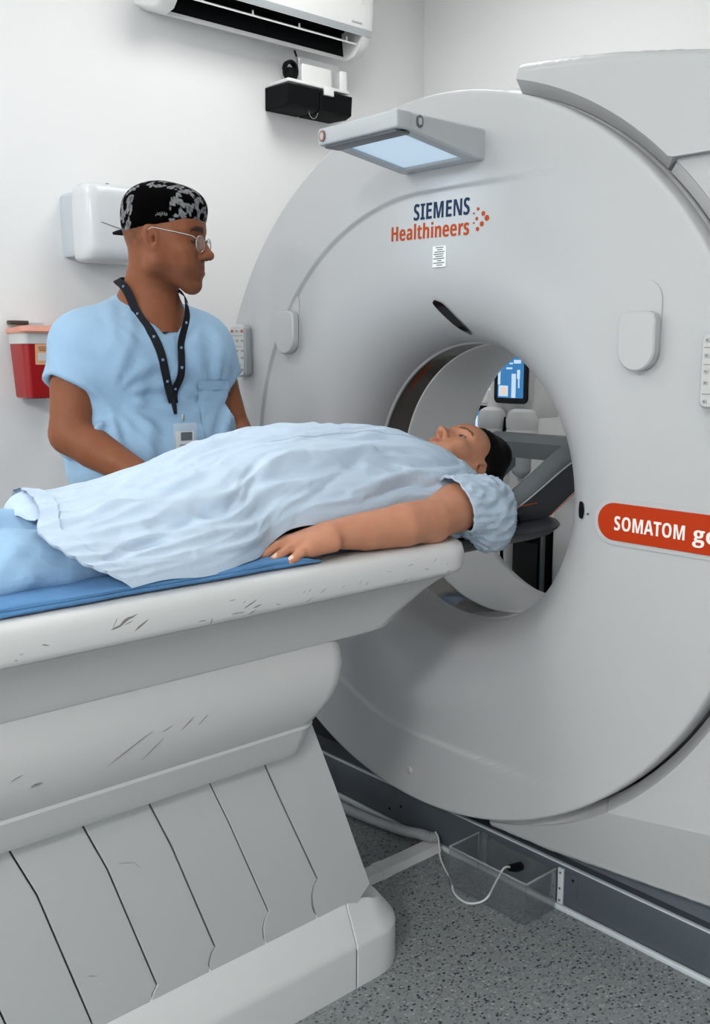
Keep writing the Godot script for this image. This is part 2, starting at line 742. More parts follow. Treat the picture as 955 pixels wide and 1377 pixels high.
# ---------- room ----------
func build_room():
	var H := 2.9
	# inside: x -1.4 .. 3.1, z -1.41 .. 5.6
	struct("floor", rbox(4.7, 0.1, 7.21, 0.002), M.floor_vinyl, at(0.85, -0.05, 2.095))
	struct("ceiling", rbox(4.7, 0.1, 7.21, 0.002), M.ceiling_paint, at(0.85, H + 0.05, 2.095))
	struct("wall_left", rbox(0.1, H, 7.21, 0.002), M.wall_paint, at(WX - 0.05, H / 2, 2.095))
	struct("wall_back", rbox(4.5, H, 0.1, 0.002), M.wall_paint, at(0.85, H / 2, WZ - 0.05))
	struct("wall_right", rbox(0.1, H, 7.21, 0.002), M.wall_paint, at(3.15, H / 2, 2.095))
	struct("wall_front", rbox(4.5, H, 0.1, 0.002), M.wall_paint, at(0.85, H / 2, 5.65))
	ceiling_lamp(2.2, 3.9, 0.6, 0.6, 13.0, "far in front of the scanner on the right")
	ceiling_lamp(-0.3, 3.9, 0.6, 0.6, 5.5, "far in front of the scanner on the left")
	ceiling_lamp(1.15, 1.0, 0.6, 0.6, 0.3, "to the right of the table, nearest the scanner")
	ceiling_lamp(-0.85, 1.3, 0.6, 0.6, 0.7, "over the aisle behind the standing man")
	ceiling_lamp(-0.55, -0.35, 0.6, 0.6, 0.75, "over the left side of the scanner")

# ---------- scanner ----------
# depth of the scanner's front face
func face_z(x: float, y: float) -> float:
	var dy := y - 1.022
	var D := absf(dy) if x > 0.0 else sqrt(x * x + dy * dy)
	var w := 1.0 - smoothstep(0.0, 0.5, x)
	return -0.009 * w * (1.0 - smoothstep(0.6525, 0.659, D))

func face_point(g: float, a: float, dz := 0.0) -> Vector3:
	# g 0: where the funnel ends, 1: rim
	var r := lerpf(0.55, DR - 0.006, g)
	var x := cos(a) * r
	var y := lerpf(BY, DY, g) + sin(a) * r
	return Vector3(x, y, face_z(x, y) + dz)

func funnel_z(r: float) -> float:
	var c := clampf(1.0 - (r - 0.35) / 0.2, 0.0, 1.0)
	return -0.19 * (1.0 - sqrt(1.0 - c * c))

func ring(r: float, z: float, cy: float, n := 160) -> PackedVector3Array:
	var o := PackedVector3Array()
	for i in n:
		var a := TAU * i / n
		o.append(Vector3(cos(a) * r, cy + sin(a) * r, z))
	return o

func build_gantry():
	var g := thing("ct_scanner", "big white ring-shaped scanner with a round bore and a stepped round front cover", "scanner", Vector3(0, 0, -0.35))
	var n := 200
	# front cover with its funnel
	var rows := []
	for k in 19:
		var ph := PI / 2 * k / 18.0
		var r := 0.35 + 0.2 * (1.0 - cos(ph))
		var z := -0.19 * (1.0 - sin(ph))
		var row := PackedVector3Array()
		for i in n:
			var a := TAU * i / n
			var p := Vector3(cos(a) * r, BY + sin(a) * r, z)
			p.z += face_z(p.x, p.y) * smoothstep(0.4, 1.0, k / 18.0)
			row.append(p)
		rows.append(row)
	for k in range(1, 101):
		var row := PackedVector3Array()
		for i in n:
			row.append(face_point(k / 100.0, TAU * i / n))
		rows.append(row)
	rows.append(ring(DR - 0.002, -0.0016, DY, n))
	rows.append(ring(DR, -0.006, DY, n))
	rows.append(ring(DR + 0.001, -0.045, DY, n))
	rows.append(ring(DR - 0.004, -0.052, DY, n))
	rows.append(ring(DR - 0.02, -0.055, DY, n))
	wpart("front_cover", loft(rows, true, false, 180.0, false), M.gantry_white, g)
	# throat lip, scan window, rear lining, rear funnel
	wpart("bore_lip", loft([ring(0.353, -0.186, BY), ring(0.346, -0.189, BY), ring(0.345, -0.196, BY), ring(0.354, -0.199, BY)], true, false, 180), M.gantry_white, g)
	wpart("scan_window", loft([ring(0.349, -0.197, BY), ring(0.349, -0.283, BY)], true, false), M.scan_window, g, "dark glossy ring inside the bore")
	for a in [[118.0, 142.0], [38.0, 62.0]]:  # orange reflection on the scan ring, painted as two thin strips
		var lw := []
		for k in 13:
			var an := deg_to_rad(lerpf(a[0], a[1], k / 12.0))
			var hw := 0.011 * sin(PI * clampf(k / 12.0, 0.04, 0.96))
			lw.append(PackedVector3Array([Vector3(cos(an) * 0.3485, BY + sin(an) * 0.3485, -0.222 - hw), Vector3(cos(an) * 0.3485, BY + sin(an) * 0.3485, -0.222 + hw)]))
		wpart("reflection_streak", loft(lw, false, false), M.streak_rust, g, "rust-brown painted reflection streak in the dark ring")
	wpart("bore_lining", loft([ring(0.353, -0.2835, BY), ring(0.3465, -0.284, BY), ring(0.346, -0.287, BY), ring(0.347, -0.4, BY), ring(0.35, -0.53, BY), ring(0.354, -0.545, BY), ring(0.38, -0.6, BY), ring(0.45, -0.68, BY), ring(0.56, -0.71, BY), ring(0.82, -0.715, BY)], true, false), M.bore_lining, g)
	wpart("bore_shell", loft([ring(0.36, -0.2, BY), ring(0.36, -0.54, BY)], true, false), M.dark_inside, g)
	# housing barrel behind the cover, with a raised crown
	rows = []
	for zz in [[-0.05, 0.82, 0.0], [-0.06, 0.838, 0.3], [-0.1, 0.842, 0.7], [-0.16, 0.845, 1.0], [-0.66, 0.845, 1.0], [-0.7, 0.835, 0.9], [-0.715, 0.8, 0.6]]:
		var row := PackedVector3Array()
		for i in n:
			var a := TAU * i / n
			var x := cos(a) * float(zz[1])
			var y := DY + sin(a) * float(zz[1])
			if sin(a) > 0.0:
				y += 0.034 * float(zz[2]) * smoothstep(0.02, 0.2, x) * sin(a)
			row.append(Vector3(x, y, zz[0]))
		rows.append(row)
	wpart("housing", loft(rows, true, false), M.gantry_wing, g)
	build_wing(g)
	build_base(g)
	build_fittings(g)
	build_lamp_unit(g)

func outline_r(a: float) -> Vector2:
	# outer edge of the side cover at the angle a about the disc centre
	var best := Vector2.ZERO
	var d := Vector2(cos(a), sin(a))
	var t := 0.86
	while t < 2.0:
		var x := d.x * t
		var y := DY + d.y * t
		var top := 1.925 - 0.16 * x * x
		var bot := 0.165 + 0.075 * maxf(0.0, x - 0.35) + 0.1 * maxf(0.0, x - 0.85)
		var cx := maxf(0.0, x - 0.93) / 0.17
		var cyt := maxf(0.0, (y - (top - 0.17)) / 0.17)
		var cyb := maxf(0.0, ((bot + 0.17) - y) / 0.17)
		if x > 1.1 or y > top or y < bot or (cx > 0 and cyt > 0 and cx * cx + cyt * cyt > 1.0) or (cx > 0 and cyb > 0 and cx * cx + cyb * cyb > 1.0):
			break
		best = Vector2(x, y)
		t += 0.002
	return best

func wing_z(x: float, y: float, zone: int) -> float:
	var seam := 0.345 + 0.16 * (x - 0.54)
	if zone == 0:
		return -0.034
	if zone == 1:
		return -0.034 - 0.02 * smoothstep(0.75, 1.66, y)
	return -0.034 - (seam - y) * 0.3

# radius at which the ray leaves the upper (1) or lower (2) seam of the side cover
func seam_r(a: float, which: int) -> float:
	if which == 1:
		return 0.632 / sin(a) if sin(a) > 0.05 else 9.0
	var k := sin(a) - 0.16 * cos(a)
	return -0.7814 / k if k < -0.05 else 9.0

func build_wing(g: Node3D):
	var ctr := Vector2(0, DY)
	var ends := []
	for zone in 3:
		var rows := []
		var na := 240
		for k in na + 1:
			var a := lerpf(deg_to_rad(-78.0), deg_to_rad(74.5), float(k) / na)
			var d := Vector2(cos(a), sin(a))
			var ro := maxf((outline_r(a) - ctr).length(), 0.885)
			var r0 := 0.875
			var r1 := ro - 0.02
			var inner := true
			var outer := true
			if zone == 0:
				if sin(a) <= 0.05 or seam_r(a, 1) > r1:
					continue
				if seam_r(a, 1) > r0:
					r0 = seam_r(a, 1) + 0.0008
					inner = false
			elif zone == 1:
				if seam_r(a, 1) < r0 or seam_r(a, 2) < r0:
					continue
				var lim := minf(seam_r(a, 1), seam_r(a, 2))
				if lim < r1:
					r1 = lim
					outer = false
			else:
				if seam_r(a, 2) > r1:
					continue
				if seam_r(a, 2) > r0:
					r0 = seam_r(a, 2)
					inner = false
			var row := PackedVector3Array()
			var p := ctr + d * r0
			var zp := wing_z(p.x, p.y, zone)
			if inner:
				var b := ctr + d * 0.851
				row.append_array([Vector3(b.x, b.y, -0.2), Vector3(b.x, b.y, -0.064), Vector3(p.x - d.x * 0.002, p.y - d.y * 0.002, zp - 0.003)])
			else:
				row.append_array([Vector3(p.x, p.y, zp - 0.05), Vector3(p.x, p.y, zp - 0.025), Vector3(p.x, p.y, zp - 0.0002)])
			row.append(Vector3(p.x, p.y, zp))
			var q := ctr + d * r1
			for j in range(1, 19):
				var w := p.lerp(q, j / 18.0)
				row.append(Vector3(w.x, w.y, wing_z(w.x, w.y, zone)))
			var zq := wing_z(q.x, q.y, zone)
			if outer:
				for j in range(1, 5):
					var ph := PI / 2 * j / 4.0
					row.append(Vector3(q.x + d.x * sin(ph) * 0.02, q.y + d.y * sin(ph) * 0.02, zq - 0.02 * (1.0 - cos(ph))))
				row.append(Vector3(q.x + d.x * 0.02, q.y + d.y * 0.02, -0.45))
				row.append(Vector3(q.x - d.x * 0.01, q.y - d.y * 0.01, -0.7))
				row.append(Vector3(q.x - d.x * 0.08, q.y - d.y * 0.08, -0.712))
			else:
				for j in 7:
					row.append(Vector3(q.x, q.y, zq - 0.0002 - 0.008 * j))
			rows.append(row)
		wpart(["upper_side_cover", "side_cover", "lower_side_cover"][zone], loft(rows, false, false, 24.0), M.gantry_wing, g)
		if zone == 0:
			ends.append(rows[rows.size() - 1])
		if zone == 2:
			ends.append(rows[0])
	for e in ends:
		var V := PackedVector3Array(e)
		var mid := Vector3.ZERO
		for w in V:
			mid += w
		V.append(Vector3(mid.x / e.size(), mid.y / e.size(), -0.3))
		var I := PackedInt32Array()
		for i in e.size():
			I.append_array([i, (i + 1) % e.size(), e.size()])
		wpart("cover_end", finish(V, I, 30.0), M.grey_plastic, g)

func build_base(g: Node3D):
	wpart("plinth", moved(rbox(2.1, 0.1, 0.56, 0.003), 0.1, 0.062, -0.416), M.plinth, g, "dark grey plinth under the scanner")
	wpart("top_trim", moved(rbox(2.1, 0.004, 0.01, 0.001), 0.1, 0.1135, -0.14), M.trim_light, g)
	wpart("floor_trim", moved(rbox(2.11, 0.013, 0.012, 0.003), 0.1, 0.0065, -0.131), M.trim_light, g)
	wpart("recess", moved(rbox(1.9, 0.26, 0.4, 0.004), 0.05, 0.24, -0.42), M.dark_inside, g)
	var rows := []
	for k in 25:
		var x := lerpf(0.2, 1.12, k / 24.0)
		var t := 0.15 + 0.06 * smoothstep(0.25, 0.9, x)
		rows.append(PackedVector3Array([Vector3(x, 0.121, -0.158), Vector3(x, t + 0.05, -0.178), Vector3(x, t + 0.05, -0.3), Vector3(x, 0.121, -0.3)]))
	wpart("skirt", loft(rows, true, true, 30.0), M.slate, g)
	wpart("socket_plate", moved(rbox(0.04, 0.055, 0.003, 0.001), 0.375, 0.073, -0.1355), M.plinth, g)
	wpart("screw", moved(rbox(0.006, 0.006, 0.003, 0.001), 0.382, 0.086, -0.134), M.black, g)
	for s in [[-0.2, 0.062], [-0.245, 0.04]]:
		wpart("screw", moved(rbox(0.006, 0.006, 0.003, 0.001), s[0], s[1], -0.1355), M.black, g)

func moved(m: ArrayMesh, x: float, y: float, z: float, B := Basis()) -> ArrayMesh:
	var st := SurfaceTool.new()
	st.append_from(m, 0, Transform3D(B, Vector3(x, y, z)))
	return st.commit()

# lays a flat mark on the scanner's front face
func on_face(m: ArrayMesh) -> ArrayMesh:
	var a := m.surface_get_arrays(0)
	var V: PackedVector3Array = a[Mesh.ARRAY_VERTEX]
	for i in V.size():
		V[i].z += face_z(V[i].x, V[i].y)
	a[Mesh.ARRAY_VERTEX] = V
	a[Mesh.ARRAY_TANGENT] = null
	var am := ArrayMesh.new()
	am.add_surface_from_arrays(Mesh.PRIMITIVE_TRIANGLES, a)
	return am

func build_fittings(g: Node3D):
	# handle flaps: an oblong cap proud of the face with a shallow track above it
	for f in [[0.588, 1.333, 0.08, 0.112], [-0.5135, 1.368, 0.08, 0.114]]:
		var x: float = f[0]
		var y: float = f[1]
		var z := face_z(x, y)
		var poly := PackedVector2Array()
		var w: float = f[2] / 2
		var h: float = f[3] / 2
		for i in 17:
			var a := PI + PI * i / 16.0
			poly.append(Vector2(cos(a) * w, -h + w + sin(a) * w))
		poly.append_array([Vector2(w, h - 0.016), Vector2(w - 0.005, h - 0.005), Vector2(w - 0.016, h), Vector2(-w + 0.016, h), Vector2(-w + 0.005, h - 0.005), Vector2(-w, h - 0.016)])
		wpart("handle_flap", moved(prism(poly, 0.004, 0.026, 0.003), x, y, z), M.gantry_white, g)
		var track := PackedVector2Array()
		for q in rrect(0.078, 0.172, 0.039, 8):
			track.append(q)
		wpart("flap_track", moved(prism(track, 0.0, 0.003, 0.0012), x, y + 0.03, z), M.gantry_white, g)
	# control panels
	for f in [[0.768, 1.279, 0.076, 0.134, 0.0], [-0.708, 1.32, 0.055, 0.148, 0.3]]:
		var x: float = f[0]
		var y: float = f[1]
		var z := 0.02
		var B := Basis(Vector3.UP, f[4])
		var base := wpart("control_panel", moved(prism(rrect(f[2], f[3], 0.014), -0.03, 0.018, 0.004), x, y, z, B), M.grey_plastic, g)
		wpart("keypad", moved(prism(rrect(f[2] - 0.008, f[3] - 0.008, 0.011), 0.0, 0.02, 0.001), x, y, z, B), M.keypad, base)
		for k in 3:
			wpart("divider", moved(prism(rrect(f[2] - 0.016, 0.0012, 0.0004, 1), 0.019, 0.0208), x, y, z, B).duplicate(), M.grey_print, base).position.y = [0.042, 0.012, -0.04][k]
		var row := 0
		for yy in [0.055, 0.028, 0.0, -0.02, -0.053]:
			for xx in [-0.32, 0.0, 0.32]:
				var b := wpart("button", moved(prism(rrect(0.01, 0.008, 0.003, 2), 0.019, 0.0215, 0.0006), x, y, z, B), M.orange_print if row == 0 and f[0] < 0 and xx != 0.0 else M.key_cap, base)
				b.position += B * Vector3(xx * f[2], yy, 0)
				var gl := wpart("button_mark", moved(prism(rrect(0.0045, 0.0035, 0.0008, 1), 0.0212, 0.0219), x, y, z, B), M.grey_print, base)
				gl.position += B * Vector3(xx * f[2], yy, 0)
			row += 1
	# lettering and emblem
	var zf := 0.0004
	wpart("brand_lettering", on_face(moved(lettering("SIEMENS", 0.1755, 0.0375, 700), 0.046, 1.635, zf, Basis(Vector3.BACK, -0.02))), M.letter_navy, g, "navy lettering")
	wpart("brand_lettering", on_face(moved(lettering("Healthineers", 0.25, 0.037, 700), 0.008, 1.592, zf, Basis(Vector3.BACK, -0.02))), M.letter_orange, g, "orange lettering")
	for d in [[0.1592, 1.6236, 0.003], [0.1745, 1.6126, 0.0042], [0.1854, 1.6021, 0.0052], [0.1554, 1.6035, 0.0032], [0.1708, 1.591, 0.0045], [0.1582, 1.5812, 0.0038], [0.1464, 1.6155, 0.0018], [0.147, 1.5949, 0.0018]]:
		var disc := PackedVector2Array()
		for i in 14:
			disc.append(Vector2.from_angle(TAU * i / 14) * float(d[2]) * 1.25)
		wpart("emblem_dot", on_face(moved(prism(disc, -0.0006, 0.0006), d[0], d[1], zf)), M.letter_orange, g)
	var lab := wpart("type_label", on_face(moved(prism(rrect(0.042, 0.047, 0.001, 1), -0.0004, 0.0006), 0.042, 1.531, zf)), M.label_paper, g, "small printed type label")
	var rng := RandomNumberGenerator.new()
	rng.seed = 5
	for k in 9:
		wpart("print_line", moved(prism(rrect(rng.randf_range(0.01, 0.036), 0.0024, 0.0005, 1), 0.0, 0.0009), 0.042 + rng.randf_range(-0.002, 0.002), 1.551 - k * 0.0049, zf + face_z(0.042, 1.53)), M.grey_print, lab)
	# model badge
	var bz := face_z(0.7, 0.97)
	wpart("badge_rim", moved(prism(rrect(0.338, 0.094, 0.047, 10), -0.002, 0.0025, 0.0018), 0.666, 0.979, bz), M.gantry_white, g)
	var badge := wpart("model_badge", moved(prism(rrect(0.32, 0.0755, 0.0377, 10), -0.001, 0.0045, 0.001), 0.666, 0.979, bz), M.orange_badge, g, "orange oblong model badge")
	wpart("badge_lettering", moved(lettering("SOMATOM", 0.154, 0.029, 700), 0.6225, 0.977, bz + 0.005), M.letter_white, badge)
	wpart("badge_lettering", moved(lettering("go", 0.05, 0.033, 700), 0.741, 0.9695, bz + 0.005), M.letter_white, badge)
	# eye slot above the bore, sensor beside it
	var rows := []
	for k in 15:
		var t := k / 14.0
		var r := lerpf(0.447, 0.372, t)
		var w := 0.019 * sqrt(maxf(0.02, 1.0 - pow(absf(2.0 * t - 1.0), 5)))
		if t > 0.75:
			w *= lerpf(1.0, 0.75, (t - 0.75) / 0.25)
		var ac := deg_to_rad(lerpf(88.6, 80.6, t))
		var row := PackedVector3Array()
		for j in 9:
			var s := lerpf(-1, 1, j / 8.0)
			var a := ac + s * w / r
			row.append(Vector3(cos(a) * (r - 0.002), BY + sin(a) * (r - 0.002), funnel_z(r) + face_z(0, BY + r) * smoothstep(0.4, 0.6, r) + 0.0016))
		rows.append(row)
	wpart("camera_slot", loft(rows, false, false), M.black_gloss, g, "black glossy slot above the bore")
	rows = []
	for k in 9:
		var t := k / 8.0
		var r := lerpf(0.43, 0.453, t)
		var row := PackedVector3Array()
		for j in 9:
			var s := lerpf(-1, 1, j / 8.0)
			var a := 0.0 + -0.006 + s * 0.018 * sqrt(maxf(0.03, 1.0 - pow(absf(2 * t - 1), 4))) / r
			row.append(Vector3(cos(a) * r, BY + sin(a) * r, funnel_z(r) + 0.0025))
		rows.append(row)
	wpart("sensor", loft(rows, false, false), M.black, g)
	wpart("screw", moved(prism(rrect(0.005, 0.005, 0.002), -0.001, 0.001), 0.478, 0.986, face_z(0.478, 0.986)), M.grey_dark_plastic, g)
	var knob := []
	for k in 6:
		var ph := PI / 2 * k / 5
		var row := PackedVector3Array()
		for i in 16:
			row.append(Vector3(-0.03 + cos(TAU * i / 16) * 0.011 * cos(ph), 0.265 + sin(TAU * i / 16) * 0.011 * cos(ph), -0.001 + 0.006 * sin(ph)))
		knob.append(row)
	wpart("cover_screw", loft(knob), M.gantry_white, g)

func build_lamp_unit(g: Node3D):
	# lamp box on the upper face: its side view (z, y) is extruded across x, with a hollow underneath
	var x0 := -0.06
	var x1 := 0.18
	var frame := []
	var sec := func(x: float, inset: float) -> PackedVector3Array:
		return PackedVector3Array([Vector3(x, 1.722 + inset, -0.012), Vector3(x, 1.722 + inset, 0.02), Vector3(x, 1.752 + inset, 0.225), Vector3(x, 1.752 + inset, 0.246 - inset), Vector3(x, 1.783 - inset, 0.246 - inset), Vector3(x, 1.787 - inset, 0.24 - inset), Vector3(x, 1.787 - inset, -0.012)])
	for s in [[x0, 0.004], [x0 + 0.004, 0.0], [x0 + 0.03, 0.0]]:
		frame.append(sec.call(s[0], s[1]))
	var u := wpart("lamp_unit", loft(frame, true, true, 30.0), M.grey_plastic, g, "grey lamp box with a glowing underside")
	frame = []
	for s in [[x1 - 0.03, 0.0], [x1 - 0.004, 0.0], [x1, 0.004]]:
		frame.append(sec.call(s[0], s[1]))
	wpart("side_wall", loft(frame, true, true, 30.0), M.grey_plastic, u)
	wpart("rear_wall", moved(rbox(x1 - x0 - 0.01, 0.06, 0.05, 0.004), (x0 + x1) / 2, 1.753, 0.012), M.grey_plastic, u)
	wpart("roof", moved(rbox(x1 - x0 - 0.006, 0.016, 0.25, 0.004), (x0 + x1) / 2, 1.779, 0.118), M.grey_plastic, u)
	wpart("front_bar", moved(rbox(x1 - x0 + 0.006, 0.036, 0.045, 0.006), (x0 + x1) / 2 - 0.001, 1.77, 0.242), M.grey_plastic, u)
	wpart("bar_underside", moved(rbox(x1 - x0 - 0.02, 0.006, 0.04, 0.002), (x0 + x1) / 2, 1.7495, 0.236), M.grey_dark_plastic, u)
	var rows := []
	for z in [0.035, 0.21]:
		var y: float = 1.728 + (z - 0.02) * 0.146
		rows.append(PackedVector3Array([Vector3(x0 + 0.028, y, z), Vector3(x1 - 0.028, y, z), Vector3(x1 - 0.028, y + 0.004, z), Vector3(x0 + 0.028, y + 0.004, z)]))
	wpart("light_lens", loft(rows, true, true, 30.0), M.lamp_glow, u)
	var l := AreaLight3D.new()
	l.name = "lamp_area_light"
	l.area_size = Vector2(0.18, 0.17)
	l.light_energy = 0.028
	l.light_color = Color(0.9, 0.96, 1.0)
	l.shadow_enabled = true
	l.area_range = 6.0
	l.position = Vector3((x0 + x1) / 2, 1.728, 0.122 + 0.35)
	l.rotation = Vector3(-PI / 2 - 0.145, 0, 0)
	g.add_child(l)
	for b in [[x0 + 0.014, 1.77, 0.2645, 0.0], [x1 + 0.0005, 1.772, 0.2, PI / 2]]:
		var B := Basis(Vector3.UP, b[3])
		var k := wpart("button_ring", moved(prism(rrect(0.018, 0.024, 0.009), 0.0, 0.0025, 0.0006), b[0], b[1], b[2], B), M.grey_dark_plastic, u)
		if b[3] == 0.0:
			wpart("button_orange_ring", moved(prism(rrect(0.012, 0.018, 0.006), 0.0, 0.0031, 0.0004), b[0], b[1], b[2], B), M.orange_print, k)  # flat orange ring between the dark ring and the cap
		wpart("button_cap", moved(prism(rrect(0.009, 0.014, 0.0045), 0.0, 0.0037, 0.0006), b[0], b[1], b[2], B), M.grey_plastic, k)
	var hook := PackedVector3Array()
	for i in 13:
		var a := PI * i / 12
		hook.append(Vector3(0.1 + 0.011 * cos(a), 1.79 + 0.02 * sin(a), 0.012))
	wpart("hook", tube(hook, 0.0012, 6), M.clear_plastic, u)

# ---------- patient table ----------
# outline in x,z at the height y: half width hx, from z0 (corner radius r0) to z1 (corner radius r1)
func plan(hx: float, z0: float, z1: float, r0: float, r1: float, y: float, long := 24) -> PackedVector3Array:
	var o := PackedVector3Array()
	var seg := 9
	var cs := [[hx - r1, z1 - r1, r1, 0.0], [-hx + r1, z1 - r1, r1, PI / 2], [-hx + r0, z0 + r0, r0, PI], [hx - r0, z0 + r0, r0, PI * 1.5]]
	for q in 4:
		for i in seg + 1:
			var a: float = cs[q][3] + PI / 2 * i / seg
			o.append(Vector3(cs[q][0] + cos(a) * cs[q][2], y, cs[q][1] + sin(a) * cs[q][2]))
	return o

func slab(levels: Array, angle := 40.0) -> ArrayMesh:
	var rows := []
	for l in levels:
		rows.append(plan(l[0], l[1], l[2], l[3], l[4], l[5]))
	return loft(rows, true, true, angle)

func edge_pts(k: int) -> PackedVector2Array:
	# joint between two apron panels, as (z, y) from the top down
	var zt := 0.643 + 0.1235 * (k - 1)
	var yk := maxf(0.262 - 0.022 * (k - 1), 0.17)
	var yb := maxf(0.158 - 0.015 * (k - 1), 0.1)
	if k == 0:
		return PackedVector2Array([Vector2(0.52, 0.6), Vector2(0.455, 0.44), Vector2(0.39, 0.27), Vector2(0.362, 0.198)])
	var zk := zt - 0.136
	return PackedVector2Array([Vector2(zt + 0.012, 0.59), Vector2(zt - 0.05, 0.45), Vector2(zk, yk), Vector2(zk + 0.009, lerpf(yk, yb, 0.12)), Vector2(zk + 0.014, lerpf(yk, yb, 0.31)), Vector2(zk + 0.012, lerpf(yk, yb, 0.54)), Vector2(zk + 0.003, lerpf(yk, yb, 0.79)), Vector2(zk - 0.011, yb)])

func build_table():
	var t := thing("patient_table", "long white scanner table with slanted side panels and a scuffed rim", "table", Vector3(0, 0, 1.2))
	var Z1 := 2.35
	# rim round the table top
	wpart("top_rim", slab([[0.285, 0.135, Z1, 0.085, 0.05, 0.858], [0.294, 0.125, Z1 + 0.01, 0.09, 0.05, 0.862], [0.3, 0.118, Z1 + 0.016, 0.095, 0.05, 0.872], [0.3, 0.118, Z1 + 0.016, 0.095, 0.05, 0.9], [0.296, 0.122, Z1 + 0.012, 0.092, 0.05, 0.914], [0.285, 0.133, Z1, 0.085, 0.05, 0.923], [0.27, 0.148, Z1 - 0.01, 0.075, 0.05, 0.9255], [0.222, 0.196, Z1 - 0.06, 0.03, 0.03, 0.9255], [0.216, 0.2, Z1 - 0.065, 0.028, 0.03, 0.92], [0.216, 0.2, Z1 - 0.065, 0.028, 0.03, 0.88]]), M.bed_white, t)
	wpart("upper_beam", slab([[0.288, 0.14, Z1 - 0.01, 0.085, 0.05, 0.859], [0.277, 0.165, Z1 - 0.02, 0.085, 0.05, 0.848], [0.264, 0.2, Z1 - 0.03, 0.085, 0.05, 0.828], [0.253, 0.238, Z1 - 0.04, 0.08, 0.05, 0.803], [0.246, 0.268, Z1 - 0.045, 0.08, 0.05, 0.783], [0.243, 0.292, Z1 - 0.05, 0.08, 0.05, 0.763], [0.236, 0.33, Z1 - 0.06, 0.075, 0.05, 0.756], [0.2, 0.42, Z1 - 0.1, 0.06, 0.05, 0.75]]), M.apron_white, t)
	wpart("lower_apron", slab([[0.234, 0.45, Z1 - 0.05, 0.05, 0.05, 0.764], [0.242, 0.446, Z1 - 0.05, 0.05, 0.05, 0.757], [0.252, 0.447, Z1 - 0.05, 0.05, 0.05, 0.74], [0.262, 0.452, Z1 - 0.045, 0.05, 0.05, 0.715], [0.267, 0.462, Z1 - 0.045, 0.05, 0.05, 0.688], [0.266, 0.476, Z1 - 0.05, 0.05, 0.05, 0.66], [0.259, 0.496, Z1 - 0.06, 0.05, 0.05, 0.634], [0.25, 0.514, Z1 - 0.07, 0.05, 0.05, 0.614], [0.2475, 0.518, Z1 - 0.075, 0.05, 0.05, 0.61], [0.2505, 0.518, Z1 - 0.078, 0.05, 0.05, 0.605], [0.249, 0.522, Z1 - 0.08, 0.05, 0.05, 0.599], [0.241, 0.537, Z1 - 0.1, 0.045, 0.05, 0.565], [0.235, 0.548, Z1 - 0.11, 0.04, 0.05, 0.552], [0.2, 0.58, Z1 - 0.14, 0.03, 0.03, 0.55]], 32.0), M.apron_white, t)
	# core behind the side panels
	var core := PackedVector2Array([Vector2(0.54, 0.6), Vector2(0.385, 0.21), Vector2(0.4, 0.11), Vector2(2.0, 0.09), Vector2(2.15, 0.6)])
	var turn := Basis(Vector3(0, 0, -1), Vector3(0, 1, 0), Vector3(1, 0, 0)).transposed()
	wpart("pedestal", moved(prism(core, -0.2, 0.2), 0, 0, 0, Basis(Vector3.UP, -PI / 2)), M.grey_dark_plastic, t)
	# side panels, lapped like scales, on both long sides
	var npan := 12
	for side in [1.0, -1.0]:
		for k in npan:
			var a := edge_pts(k)
			var b := edge_pts(k + 1)
			var poly := PackedVector2Array()
			for q in a:
				poly.append(q + Vector2(0.0016, 0))
			if k > 0:
				poly.append(Vector2(a[a.size() - 1].x + 0.0016, a[a.size() - 1].y - 0.04))
			else:
				poly.append_array([Vector2(0.395, 0.17), Vector2(0.44, 0.12)])
			poly.append(Vector2(b[b.size() - 1].x - 0.0016, b[b.size() - 1].y - 0.04))
			for i in range(b.size() - 1, -1, -1):
				poly.append(b[i] - Vector2(0.0016, 0))
			# drawn in (z, y); extruded towards x
			var pm := prism(poly, 0.2, 0.2165, 0.0012, 25.0)
			var B := Basis(Vector3(0, 0, 1), Vector3(0, 1, 0), Vector3(side, 0, 0))
			wpart("side_panel", turned(pm, B), M.panel_white, t)
	# foot: end cap and long plinth
	for f in [[0.262, 0.429, 0.1, 0.004], [0.4303, 2.2, 0.004, 0.08]]:
		var z0: float = f[0]
		var z1: float = f[1]
		var rows := []
		for l in [[0.25, 0.0, 0.0], [0.251, 0.0, 0.004], [0.251, 0.0, 0.088], [0.2495, 0.0, 0.094], [0.246, 0.0, 0.099], [0.232, 0.0, 0.117], [0.212, 0.0, 0.142]]:
			var ins: float = 0.251 - l[0]
			var e0: float = ins if f[2] > 0.05 else 0.0
			var e1: float = ins if f[3] > 0.05 else 0.0
			var row := plan(l[0], z0 + e0, z1 - e1, maxf(f[2] - ins, 0.003), maxf(f[3] - ins, 0.003), l[2])
			if f[2] > 0.05 and l[2] > 0.09:
				for i in row.size():
					row[i].y += 0.045 * smoothstep(0.3, 0.43, row[i].z) * (l[2] - 0.09) / 0.052
			elif f[2] < 0.05 and l[2] > 0.09:
				for i in row.size():
					row[i].y += (0.045 - 0.03 * smoothstep(0.43, 0.75, row[i].z)) * (l[2] - 0.09) / 0.052
			rows.append(row)
		wpart("foot_end_cap" if f[2] > 0.05 else "foot", loft(rows, true, true, 40.0), M.bed_white, t)
	wpart("foot_seam", slab([[0.249, 0.425, 0.434, 0.002, 0.002, 0.002], [0.2495, 0.425, 0.434, 0.002, 0.002, 0.086], [0.21, 0.425, 0.434, 0.002, 0.002, 0.135]]), M.grey_dark_plastic, t)
